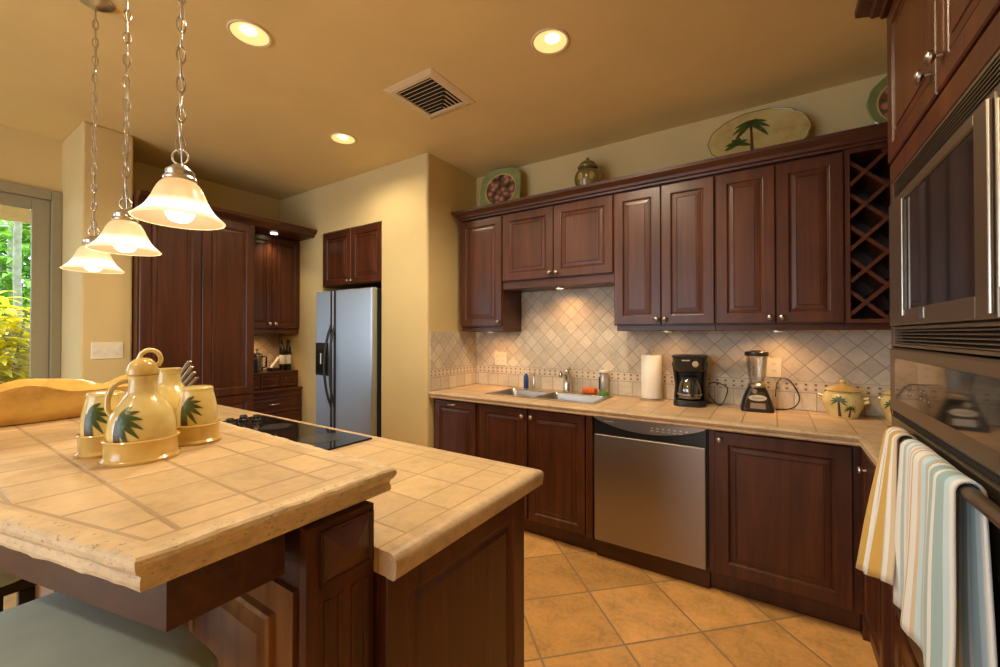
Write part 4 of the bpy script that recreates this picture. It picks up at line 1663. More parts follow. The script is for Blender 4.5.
# ------------------------------------------------------------------ towels over the oven handle
def towel(name, y_top, y_bot, zf, zb, mat, label, flare, fold, seed):
    rnd = random.Random(seed)
    NU, path = 44, []
    r = 0.0175
    # path over the bar: front fall, over the top, back fall
    nf = 16
    for i in range(nf):
        path.append(('f', i / nf))
    for i in range(9):
        path.append(('o', i / 8))
    for i in range(1, nf + 1):
        path.append(('b', i / nf))
    m = MB()
    uvs = {}
    rows = []
    ph = rnd.random() * 6
    for kind, f in path:
        row = []
        for j in range(NU + 1):
            u = j / NU
            if kind == 'f':
                d = 1 - f                                # 1 at hem, 0 at the bar
                x = HX - r - (flare[0] + (flare[1] - flare[0]) * u) * d
                z = HZ + (zf[0] + (zf[1] - zf[0]) * u - HZ) * d - 0.012 * math.sin(3.1 * u + ph) * d
                yt = y_top[0] + (y_top[1] - y_top[0]) * u
                yb_ = y_bot[0] + (y_bot[1] - y_bot[0]) * u
                y = yt + (yb_ - yt) * d ** 0.9
                x -= fold * (0.35 + 0.65 * d) * (0.5 + 0.5 * math.sin(2 * PI * 2.4 * u + ph)) + 0.004 * d * math.sin(9 * u + 4 * d)
            elif kind == 'o':
                a = PI - PI * f
                x = HX + r * math.cos(a) - (fold * 0.35 * (0.5 + 0.5 * math.sin(2 * PI * 2.4 * u + ph)) * (1 - f))
                z = HZ + r * math.sin(a) * (1 + 0.12 * math.sin(7 * u))
                y = y_top[0] + (y_top[1] - y_top[0]) * u
            else:
                d = f
                x = HX + r - 0.003 * math.sin(8 * u + 3 * d)
                z = HZ + (zb - HZ) * d
                y = y_top[0] + (y_top[1] - y_top[0]) * u - 0.035 * u * d ** 0.5
            v = m.bm.verts.new(V(x, y, z))
            row.append(v)
        rows.append(row)
    uvl = m.bm.loops.layers.uv.new('UVMap')
    for a in range(len(rows) - 1):
        for j in range(NU):
            fc = m.bm.faces.new((rows[a][j], rows[a][j + 1], rows[a + 1][j + 1], rows[a + 1][j]))
            for lp, (jj, aa) in zip(fc.loops, ((j, a), (j + 1, a), (j + 1, a + 1), (j, a + 1))):
                lp[uvl].uv = (jj / NU, aa / (len(rows) - 1))
    m.smooth = True
    o = m.build(name, mat, loc=(HX, sum(y_top) / 2, HZ))
    md = o.modifiers.new('cloth', 'SOLIDIFY')
    md.thickness = 0.005
    md.offset = 1.0
    return tag(o, label, 'towel', 'striped towels on the oven handle')


CW, CYL, CTAN, CBL, CTEAL, CSLATE = (0.82, 0.86, 0.88), (0.62, 0.38, 0.07), (0.68, 0.55, 0.37), (0.55, 0.77, 0.92), (0.30, 0.49, 0.53), (0.40, 0.55, 0.60)
T1 = stripes('yellow_striped_towel', [(0.0, CYL), (0.10, CW), (0.17, CYL), (0.30, CW), (0.47, CYL), (0.62, CYL), (0.70, CW), (0.78, CTAN), (0.84, CW), (0.92, CTAN)])
T2 = stripes('blue_striped_towel', [(0.0, CW), (0.07, CSLATE), (0.12, CW), (0.19, CSLATE), (0.22, CW), (0.27, CTAN), (0.31, CW), (0.34, CYL), (0.36, CW), (0.44, CTAN), (0.48, CBL), (0.55, CSLATE), (0.60, CYL),
                                (0.62, CW), (0.67, CTEAL), (0.76, CW), (0.80, CTEAL), (0.89, CBL), (0.95, CW)])
towel('hand_towel', (1.675, 1.560), (1.665, 1.465), (0.665, 0.705), 0.80, T1, 'yellow and white striped towel at the far end of the oven handle', (0.062, 0.026), 0.016, 3)
towel('hand_towel', (1.500, 1.130), (1.490, 1.120), (0.665, 0.655), 0.645, T2, 'blue, teal and cream striped towel nearest the camera on the oven handle', (0.014, 0.008), 0.016, 11)

# ------------------------------------------------------------------ pantry wall
XP = -3.72
t = thing('pantry_cabinet', (-4.0, 1.41, 0), 'tall dark wood pantry cabinet with two long doors', 'cabinet')
m = MB(); m.box(-4.34, XP, 1.033, 1.815, 0, 2.30)
m.build('body', WV, t)
for y0, w in ((1.040, 0.378), (1.422, 0.388)):
    door('door', t, (XP, y0, 0.865), (0, 1, 0), (1, 0, 0), w, 1.425, 0.062)
    door('lower_door', t, (XP, y0, 0.12), (0, 1, 0), (1, 0, 0), w, 0.735, 0.062)
XU = -3.985
t = thing('upper_cabinet', (-4.15, 2.1, 1.41), 'two-door upper cabinet over the coffee nook beside the refrigerator wall', 'cabinet')
m = MB(); m.box(-4.34, XU, 1.818, 2.376, 1.41, 2.30)
m.build('body', WV, t)
d = door('door', t, (XU, 1.825, 1.42), (0, 1, 0), (1, 0, 0), 0.272, 0.87, 0.045)
knob(d, (XU + DT, 2.072, 1.462), (1, 0, 0), NICKEL)
d = door('door', t, (XU, 2.101, 1.42), (0, 1, 0), (1, 0, 0), 0.272, 0.87, 0.045)
knob(d, (XU + DT, 2.126, 1.462), (1, 0, 0), NICKEL)
m = MB(); m.box(XU - 0.022, XU, 1.818, 2.376, 1.372, 1.409, 0.003)
m.build('light_rail', WY, t)
# soffit crown over both
t = thing('crown_soffit', (-4.0, 1.7, 2.3005), 'deep dark wood cornice over the pantry with a downlight', 'cornice')
m = MB()
m.box(-4.34, -3.735, 1.033, 2.376, 2.3005, 2.352)
m.sweep([(-3.737, 1.033), (-3.737, 2.376)], [(0.0, 2.3005), (0.012, 2.3005), (0.02, 2.318), (0.048, 2.338), (0.06, 2.345), (0.064, 2.372), (0.0, 2.372)])
m.build('board', WY, t)
m = MB(); m.lathe([(0, 0), (0.03, 0), (0.03, -0.006), (0, -0.006)], (-3.86, 2.06, 2.300), seg=18)
m.build('downlight', CANLIGHT, t)
lamp('cornice_lamp', 'SPOT', (-3.86, 2.06, 2.285), 6.0, WARM, 0.02, (-0.1, 0, -1), 110, 0.8)
# nook with small drawers, base drawers
t = thing('nook_drawers', (-4.15, 2.1, 0.845), 'low wood shelf box with small drawers under the coffee nook', 'drawers')
m = MB(); m.box(-4.34, -4.0, 1.818, 2.376, 0.8465, 0.985)
m.box(-4.34, -3.985, 1.818, 2.376, 0.986, 1.004, 0.003)
m.build('body', WY, t)
for k in range(3):
    d = door('drawer', t, (-4.0, 1.826 + 0.184 * k, 0.856), (0, 1, 0), (1, 0, 0), 0.178, 0.122, 0.018, 0.016)
t = thing('drawer_cabinet', (-4.1, 2.1, 0), 'base cabinet of drawers below the coffee nook', 'cabinet')
m = MB(); m.box(-4.34, -3.93, 1.818, 2.376, 0.0, 0.825)
m.box(-4.34, -3.905, 1.818, 2.376, 0.826, 0.845, 0.004)
m.build('body', WY, t)
for k in range(4):
    d = door('drawer', t, (-3.93, 1.826, 0.622 - 0.178 * k), (0, 1, 0), (1, 0, 0), 0.542, 0.17, 0.022, 0.02, WY)
    cup_pull(d, (-3.91, 2.10, 0.71 - 0.178 * k), (0, 1, 0), (1, 0, 0), 0.05)
m = MB(); m.box(-4.349, -4.341, 1.82, 2.376, 1.005, 1.408)
struct(m.build('trim_4', SPLASH_Y))
t = thing('puck_light', (-4.12, 1.98, 1.41), 'small lit puck light in the coffee nook beside the pantry', 'light', 'lights under the wall cabinets')
m = MB(); m.lathe([(0.026, 0), (0.036, 0), (0.036, -0.012), (0.026, -0.012)], (-4.12, 2.04, 1.4098), seg=20)
m.build('ring', NICKEL, t)
m = MB(); m.lathe([(0, -0.004), (0.0255, -0.004), (0.0255, -0.010), (0, -0.010)], (-4.12, 2.04, 1.4098), seg=20)
m.build('lens', PUCKLIGHT, t)
lamp('nook_lamp', 'SPOT', (-4.12, 2.04, 1.39), 6.0, PUCKWARM, 0.02, (-0.2, 0, -1), 140, 0.9)

# nook contents
t = thing('french_press', (-4.16, 2.06, 1.005), 'steel framed glass coffee press in the nook', 'coffee press')
m = MB(); m.lathe([(0.045, 0.0), (0.05, 0.004), (0.05, 0.15), (0.048, 0.152)], (-4.16, 2.06, 1.0055), seg=22)
m.build('beaker', SMOKED, t)
m = MB(); m.lathe([(0, 0.152), (0.054, 0.152), (0.054, 0.162), (0.03, 0.178), (0.006, 0.182), (0.006, 0.20), (0.013, 0.205), (0.013, 0.216), (0, 0.22)], (-4.16, 2.06, 1.0055), seg=22)
m.build('lid', CHROME, t)
m = MB(); m.tube([(-4.115, 2.085, 1.15), (-4.08, 2.11, 1.145), (-4.08, 2.11, 1.05), (-4.115, 2.085, 1.04)], 0.008, 8)
m.build('handle', BLACK, t)
m = MB(); m.box(-4.14, -4.02, 1.92, 2.005, 1.0055, 1.135, 0.012, 3)
m.box(-4.11, -4.05, 1.94, 1.985, 1.136, 1.16, 0.006)
o = m.build('coffee_grinder', BLACK, loc=(-4.08, 1.96, 1.0055))
tag(o, 'small black grinder at the left of the coffee nook', 'grinder')
t = thing('telephone', (-4.12, 2.22, 1.0055), 'white handset telephone leaning in its cradle in the nook', 'telephone')
m = MB(); m.box(-4.17, -4.07, 2.155, 2.235, 1.0055, 1.035, 0.008, 3)
m.build('cradle', BLACK, t)
m = MB(); m.tube([(-4.10, 2.165, 1.036), (-4.10, 2.205, 1.085), (-4.11, 2.245, 1.13)], 0.014, 10, rs=[0.018, 0.011, 0.018])
m.build('handset', WHITE, t)
for y, lab in ((2.275, 'dark bottle with white label left of its twin in the nook'), (2.335, 'dark bottle with white label against the refrigerator wall')):
    t = bottle('wine_bottle', (-4.10, y, 1.0055), 0.027, 0.30, flat('dark_bottle_glass', (0.02, 0.012, 0.008), 0.12), DARKMETAL, lab, neck=0.38, cap_h=0.035)
    t['group'] = 'bottles in the coffee nook'
    m = MB(); m.lathe([(0.0274, 0.06), (0.0282, 0.061), (0.0282, 0.15), (0.0274, 0.151)], (-4.10, y, 1.0055), seg=18)
    m.build('bottle_label', WHITE, t)

# ------------------------------------------------------------------ refrigerator
FX0, FX1, FYF = -3.582, -2.792, 2.305
t = thing('refrigerator', ((FX0 + FX1) / 2, 2.6, 0), 'stainless side-by-side refrigerator with water dispenser in the alcove', 'refrigerator')
m = MB(); m.box(FX0 + 0.004, FX1 - 0.004, FYF + 0.07, 3.0, 0.02, 1.755)
m.box(FX0 + 0.02, FX1 - 0.02, FYF + 0.10, 2.9, 0.0, 0.02)
m.build('body', GASKET, t)
xs = -3.315
dd = []
for x0, x1, nm in ((FX0, xs - 0.012, 'freezer_door'), (xs + 0.012, FX1, 'fridge_door')):
    m = MB()
    m.box(x0, x1, FYF, FYF + 0.065, 0.09, 1.762, 0.014, 3)
    dd.append(m.build(nm, FRIDGESTEEL, t))
m = MB(); m.box(xs - 0.010, xs + 0.010, FYF + 0.012, FYF + 0.066, 0.09, 1.76)
m.build('center_gasket', BLACK, t)
for sgn, dr in ((-1, dd[0]), (1, dd[1])):
    m = MB()
    x = xs + sgn * 0.028
    m.box(x - 0.012, x + 0.012, FYF - 0.004, FYF + 0.002, 0.10, 1.755, 0.002)
    pts = [(x, FYF - 0.004, 1.45)] + [(x + sgn * 0.012 * math.sin(PI * i / 12), FYF - 0.006 - 0.058 * math.sin(PI * i / 12) ** 0.7, 1.43 - 0.70 * i / 12) for i in range(13)] + [(x, FYF - 0.004, 0.71)]
    m.tube(pts, 0.011, 10)
    m.build('handle', GASKET, dr)
m = MB()
m.box(-3.578, -3.385, FYF - 0.004, FYF + 0.001, 0.985, 1.285, 0.002)
dp = m.build('dispenser', BLACK, dd[0])
m = MB()
m.box(-3.565, -3.40, FYF - 0.006, FYF - 0.0042, 1.225, 1.27)
m.build('keypad', GASKET, dp)
m = MB()
m.box(-3.555, -3.41, FYF - 0.014, FYF - 0.0045, 0.992, 1.005, 0.002)
m.build('drip_tray', GASKET, dp)
m = MB()
m.cyl((-3.48, FYF - 0.010, 1.09), (-3.48, FYF - 0.010, 1.19), 0.012)
m.build('spout', NICKEL, dp)
m = MB(); m.box(FX0 + 0.01, FX1 - 0.01, FYF + 0.03, FYF + 0.066, 0.02, 0.085)
m.build('kick_grille', GASKET, t)
# cabinet over it
t = thing('bridge_cabinet', (-3.18, 2.6, 1.81), 'two-door cabinet set in the wall above the refrigerator', 'cabinet')
m = MB(); m.box(-3.597, -2.763, 2.405, 3.0, 1.812, 2.322)
m.build('body', WV, t)
d = door('door', t, (-3.592, 2.405, 1.817), UX, WN, 0.412, 0.50)
knob(d, (-3.205, 2.383, 1.850), WN, NICKEL)
d = door('door', t, (-3.176, 2.405, 1.817), UX, WN, 0.410, 0.50)
knob(d, (-3.150, 2.383, 1.850), WN, NICKEL)

# ------------------------------------------------------------------ island: cooktop counter
t = thing('island_cabinet', (-1.8, 0.88, 0), 'dark wood island base cabinet with raised end panel', 'cabinet')
m = MB()
m.box(-2.95, -0.69, 0.592, 1.165, 0.10, 0.866)
m.box(-2.90, -0.74, 0.62, 1.11, 0.0, 0.10)
m.build('body', WV, t)
m = MB(); m.nested((-0.69, 0.594, 0.012), (0, 1, 0), (1, 0, 0), 0.571, 0.852, [(0, 0), (0, 0.016), (0.003, 0.019), (0.062, 0.019), (0.066, 0.013), (0.076, 0.007), (0.086, 0.007), (0.098, 0.011)])
m.build('end_panel', WV, t)
for k in range(4):
    d = door('door', t, (-0.75 - 0.54 * k, 1.165, 0.12), (-1, 0, 0), (0, 1, 0), 0.53, 0.735)
    knob(d, (-0.79 - 0.54 * k - (0.45 if k % 2 else 0), 1.187, 0.81), (0, 1, 0))
t = thing('island_countertop', (-1.8, 0.9, 0.867), 'lower travertine tile island counter holding the cooktop', 'countertop')
m = MB(); m.box(-2.99, -0.668, 0.59, 1.207, 0.868, 0.92)
m.build('tile_field', PENTILE, t)
EP2 = [(0.0, 0.866), (0.021, 0.866), (0.027, 0.871), (0.0275, 0.880), (0.030, 0.893), (0.0295, 0.906), (0.025, 0.915), (0.015, 0.9202), (0.004, 0.9207), (0.0, 0.9207)]
m = MB(); m.sweep([(-2.99, 0.59), (-0.668, 0.59), (-0.668, 1.207), (-2.99, 1.207)][1:], EP2)
m.smooth = True
m.build('edge_trim', EDGE, t)
# cooktop
t = thing('cooktop', (-1.9, 0.98, 0.9207), 'black glass electric cooktop with knobs let into the island counter', 'cooktop')
m = MB(); m.box(-2.33, -1.425, 0.74, 1.182, 0.9209, 0.928, 0.003)
gl = m.build('glass_top', BLACKGLASS, t)
for x, y, r in ((-1.60, 0.87, 0.075), (-1.60, 1.06, 0.095), (-1.98, 0.86, 0.095), (-1.98, 1.07, 0.075)):
    m = MB()
    m.lathe([(r - 0.003, 0.9281), (r, 0.9281), (r, 0.9284), (r - 0.003, 0.9284)], (x, y, 0), seg=36)
    m.lathe([(0, 0.9280), (r - 0.012, 0.9280), (r - 0.012, 0.9283), (0, 0.9283)], (x, y, 0), seg=36)
    m.build('burner', RINGGREY, gl)
for x, y in ((-2.25, 0.90), (-2.21, 0.97), (-2.25, 1.05), (-2.20, 1.09)):
    m = MB()
    m.lathe([(0.024, 0), (0.024, 0.006), (0.019, 0.010), (0.017, 0.026), (0.014, 0.029), (0, 0.030)], (x, y, 0.9281), seg=18)
    m.build('knob', BLACK, t)

# ------------------------------------------------------------------ raised bar
t = thing('bar_wall', (-1.8, 0.5, 0), 'panelled dark wood half wall carrying the raised bar, with a carved end post', 'half wall')
m = MB(); m.box(-2.95, -0.725, 0.445, 0.586, 0, 1.0135)
m.build('core', WV, t)
m = MB()                                                            # end post with pyramid block and flutes
m.box(-0.7245, -0.704, 0.436, 0.587, 0, 1.0135)
m.build('post', WV, t)
m = MB()
y0, y1, z0, z1 = 0.462, 0.583, 0.898, 1.002
c = V(-0.689, (y0 + y1) / 2, (z0 + z1) / 2)
ring = lambda x, i: [V(x, y0 + i, z0 + i), V(x, y1 - i, z0 + i), V(x, y1 - i, z1 - i), V(x, y0 + i, z1 - i)]
m.rings([ring(-0.704, 0), ring(-0.698, 0), ring(-0.698, 0.005), ring(-0.701, 0.008), ring(-0.688, 0.051)])
m.build('pyramid_block', WV, t)
for k in range(4):
    m = MB()
    yy = 0.478 + 0.030 * k
    m.box(-0.704, -0.7018, yy - 0.006, yy + 0.006, 0.08, 0.868, 0.002, 2)
    m.build('flute', WV, t)
for k in range(4):
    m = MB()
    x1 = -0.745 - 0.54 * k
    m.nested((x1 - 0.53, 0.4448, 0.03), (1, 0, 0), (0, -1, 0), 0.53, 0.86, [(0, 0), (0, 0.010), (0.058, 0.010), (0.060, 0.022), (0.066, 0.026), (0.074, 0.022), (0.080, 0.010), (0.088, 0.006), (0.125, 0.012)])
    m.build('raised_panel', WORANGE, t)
m = MB()                                                            # apron under the overhang
AF = lambda x: 0.243 + 0.236 * (x + 0.745)
m.rings([[V(x, y, z) for x, y in ((-0.745, AF(-0.745)), (-0.745, 0.4195), (-2.9, 0.4195), (-2.9, AF(-2.9)))] for z in (0.932, 1.0135)])
m.build('apron', WX, t)

t = thing('bar_counter', (-1.8, 0.4, 1.0145), 'raised travertine tile bar counter with rough molded edge', 'counter')
A, B = (-0.728, 0.216), (-0.728, 0.622)
Cc, Dd = (-2.95, 0.668), (-2.95, 0.216 - 0.236 * 2.222)
m = MB(); m.prism([A, B, Cc, Dd], 1.0145, 1.0723)
m.build('tile_field', BARTILE, t)
m = MB()
EP3 = [(0.0, 1.020), (0.012, 1.020), (0.017, 1.024), (0.0185, 1.030), (0.0175, 1.037), (0.0160, 1.042), (0.0185, 1.046), (0.0235, 1.050), (0.0268, 1.055), (0.0275, 1.062), (0.0255, 1.0685), (0.0215, 1.0722), (0.010, 1.0727), (0.0, 1.0727)]


def fine(path, step=0.02):
    out = []
    for a, b in zip(path, path[1:]):
        n = max(1, int(math.dist(a, b) / step))
        for i in range(n):
            out.append((a[0] + (b[0] - a[0]) * i / n, a[1] + (b[1] - a[1]) * i / n))
    out.append(path[-1])
    return out


m.sweep(fine([Dd, A, B, Cc]), EP3)
for v in m.bm.verts:                                        # hand-broken stone: a little uneven
    n3 = mnoise.noise_vector(v.co * 38.0) * 0.0020 + mnoise.noise_vector(v.co * 110.0) * 0.0013
    if 1.0205 < v.co.z < 1.0724:
        v.co += n3
m.build('edge_trim', BAREDGE, t)

# ------------------------------------------------------------------ condiment set on the bar
ZB = 1.0727
LO = {'front': (-1.268, 0.364, 0.070), 'right': (-1.331, 0.502, 0.052), 'left': (-1.395, 0.328, 0.050), 'back': (-1.446, 0.474, 0.068)}
t = thing('condiment_tray', (-1.36, 0.405, ZB), 'yellow lobed ceramic tray carrying the condiment jars', 'tray')


def lobed(r_off, z):
    """outline of the union of the four lobes, by ray casting from the middle"""
    cx, cy_ = -1.362, 0.414
    out = []
    for i in range(96):
        a = 2 * PI * i / 96
        best = 0.045
        for (x, y, r) in LO.values():
            dx, dy = x - cx, y - cy_
            b = dx * math.cos(a) + dy * math.sin(a)
            c2 = dx * dx + dy * dy - (r + r_off) ** 2
            disc = b * b - c2
            if disc > 0:
                best = max(best, b + math.sqrt(disc))
        out.append((a, best))
    k = [r for _, r in out]
    for _ in range(2):
        k = [(k[i - 1] + 2 * k[i] + k[(i + 1) % 96]) / 4 for i in range(96)]
    return [V(cx + r * math.cos(a), cy_ + r * math.sin(a), z) for (a, _), r in zip(out, k)]


m = MB()
m.rings([lobed(0.004, ZB), lobed(0.006, ZB + 0.006), lobed(0.001, ZB + 0.012), lobed(0.001, ZB + 0.046), lobed(0.004, ZB + 0.050), lobed(0.002, ZB + 0.053), lobed(-0.006, ZB + 0.050), lobed(-0.008, ZB + 0.012)])
m.smooth = True
m.build('dish', HONEY, t)
ZJ = ZB + 0.0125
jug = smooth_prof([(0.047, 0.0), (0.055, 0.007), (0.064, 0.038), (0.0645, 0.068), (0.058, 0.096), (0.044, 0.121), (0.031, 0.141), (0.0275, 0.158), (0.0275, 0.174), (0.030, 0.185)])
for key, lab in (('front', 'yellow lidded ceramic jug with palm leaves at the front of the tray'), ('back', 'open yellow ceramic jug without lid at the back of the tray')):
    x, y, _ = LO[key]
    t = thing('ceramic_jug', (x, y, ZJ), lab, 'jug', 'jugs on the condiment tray')
    m = MB()
    m.lathe([(0, 0)] + jug + ([(0.0, 0.186)] if key == 'front' else [(0.027, 0.186), (0.024, 0.170), (0.03, 0.13), (0.05, 0.09), (0.05, 0.03), (0.0, 0.012)]), (x, y, ZJ), seg=36)
    b = m.build('body', YELLOW, t)
    hv = V(-0.30, -0.954, 0) if key == 'front' else V(-0.954, 0.3, 0)
    p = V(x, y, ZJ)
    if key == 'front':
        m = MB()
        m.tube([p + hv * a_ + V(0, 0, b_) for a_, b_ in smooth_prof([(0.028, 0.174), (0.048, 0.166), (0.060, 0.142), (0.062, 0.112), (0.055, 0.095)], 4)], 0.006, 9)
        m.build('handle', YELLOW, t)
        m = MB()
        m.lathe(smooth_prof([(0.0295, 0.1862), (0.031, 0.189), (0.030, 0.200), (0.024, 0.215), (0.012, 0.2255), (0.0, 0.227)], 3), (x, y, ZJ), seg=30)
        ld = m.build('lid', HONEY, t)
        m = MB()
        e = V(0.30, 0.954, 0)
        m.tube([p + e * a_ + V(0, 0, b_) for a_, b_ in smooth_prof([(-0.006, 0.224), (-0.002, 0.237), (0.012, 0.245), (0.027, 0.239), (0.033, 0.222), (0.028, 0.206)], 4)], 0.0055, 9)
        m.build('lid_loop', YELLOW, ld)
        view = math.atan2(-0.375, 1.245)
        painted_palm(b, jug, (x, y, ZJ), view - 0.75, 0.088, 0.050, True, 0.02, (-62, -30, -5, 20, 45, 72))
for key, lab in (('right', 'squat yellow palm leaf shaker at the right of the tray'), ('left', 'squat yellow palm leaf shaker at the left of the tray')):
    x, y, _ = LO[key]
    sh = smooth_prof([(0.034, 0.0), (0.040, 0.005), (0.046, 0.045), (0.046, 0.075), (0.041, 0.105), (0.036, 0.128), (0.0365, 0.134), (0.033, 0.139)])
    t = thing('spice_shaker', (x, y, ZJ), lab, 'shaker', 'shakers on the condiment tray')
    m = MB(); m.lathe([(0, 0)] + sh + [(0.02, 0.141), (0, 0.141)], (x, y, ZJ), seg=30)
    b = m.build('body', YELLOW, t)
    view = math.atan2(-y, -x)
    painted_palm(b, sh, (x, y, ZJ), view - (0.80 if key == 'left' else 0.75), 0.092, 0.046, True, 0.012, (-75, -45, -15, 10, 35, 62))
RV, FV = V(0.836, 0.549, 0), V(-0.549, 0.836, 0)                     # across and along the line of sight over the tray
for k, lab in enumerate(('knife with the highest grey handle leaning behind the condiment jugs', 'second highest grey knife handle leaning behind the condiment jugs', 'third highest grey knife handle leaning behind the condiment jugs', 'knife with the lowest grey handle leaning behind the condiment jugs')):
    d = 1.335 + 0.016 * k
    top = FV * d + RV * (d * (190 + 2.5 * k - 500) / 415) + V(0, 0, 1.37 - (361 + 5.5 * k - 333.6) / 415 * d)
    base = FV * d + RV * (d * (146 + 3.5 * k - 500) / 415) + V(0, 0, ZB + 0.007)
    mid = base.lerp(top, 0.50)
    t = thing('table_knife', base, lab, 'knife', 'knives behind the condiment jugs')
    m = MB(); m.tube([base, mid], 0.008, 8, flatk=0.2)
    m.build('blade', CHROME, t)
    m = MB(); m.tube([mid, mid.lerp(top, 0.3), mid.lerp(top, 0.97), top], 0.008, 8, rs=[0.006, 0.0075, 0.0085, 0.006], flatk=0.6)
    m.build('knife_handle', PEWTER, t)

# long ruffled bowl at the left of the bar
t = thing('serving_bowl', (-2.16, 0.22, ZB), 'long yellow ruffled serving bowl at the left end of the bar', 'bowl')
m = MB()
BL, BW = 0.375, 0.172
bc = V(-2.175, 0.235, ZB)
bq = Matrix.Rotation(-0.04, 4, 'Z')
rings = []
NB = 176


def brg(k, z, amp):
    out = []
    for i in range(NB):
        a = 2 * PI * i / NB
        rf = 1 + 0.045 * amp * math.cos(7 * a + 0.2)
        sup = (abs(math.cos(a)) ** 2.4 + abs(math.sin(a)) ** 2.4) ** (-1 / 2.4)
        out.append(bc + bq @ V(BW * k * rf * sup * math.cos(a), BL * k * rf * sup * math.sin(a) * (1 if k > 0.9 else 0.97), z * 1.12 + 0.013 * amp * math.sin(7 * a + 0.6) + 0.004 * amp * math.sin(13 * a)))
    return out


m.rings([brg(0.70, 0.0, 0), brg(0.76, 0.004, 0.1), brg(0.86, 0.03, 0.3), brg(0.94, 0.062, 0.6), brg(1.0, 0.086, 1), brg(1.06, 0.098, 1.2), brg(1.03, 0.101, 1.2), brg(0.95, 0.09, 1), brg(0.88, 0.06, 0.6), brg(0.76, 0.022, 0.3), brg(0.4, 0.012, 0)])
m.smooth = True
b = m.build('body', glaze('amber_yellow_glaze', (0.70, 0.46, 0.115)), t)

# ------------------------------------------------------------------ bar stools
t = thing('bar_stool', (-1.13, 0.10, 0), 'wide bar stool with pale grey green upholstered seat under the bar corner', 'bar stool', 'bar stools under the bar')


def seat_ring(i, z):
    return rrect(-1.415 + i, -0.83 - i, -0.22 + i, 0.375 - i, 0.08, z, 6)


m = MB()
m.rings([seat_ring(0.012, 0.690), seat_ring(0.0, 0.705), seat_ring(0.0, 0.745), seat_ring(0.012, 0.766), seat_ring(0.05, 0.779), seat_ring(0.12, 0.785), seat_ring(0.2, 0.787)])
m.smooth = True
m.build('seat', SEATCLOTH, t)
m = MB(); m.box(-1.39, -0.855, -0.195, 0.35, 0.655, 0.689, 0.006)
m.build('seat_frame', DARKMETAL, t)
legs = []
for sx, sy in ((-1.37, -0.175), (-0.875, -0.175), (-1.37, 0.33), (-0.875, 0.33)):
    m = MB(); m.box(sx - 0.016, sx + 0.016, sy - 0.016, sy + 0.016, 0, 0.654, 0.003)
    m.build('leg', DARKMETAL, t)
m = MB()
m.box(-1.37, -0.875, 0.322, 0.338, 0.24, 0.262)
m.box(-1.37, -0.875, -0.183, -0.167, 0.24, 0.262)
m.build('foot_rail', DARKMETAL, t)
copy_thing(t, (-2.02, 0.02, -0.0), 'wide bar stool with pale seat further left under the bar, mostly hidden')

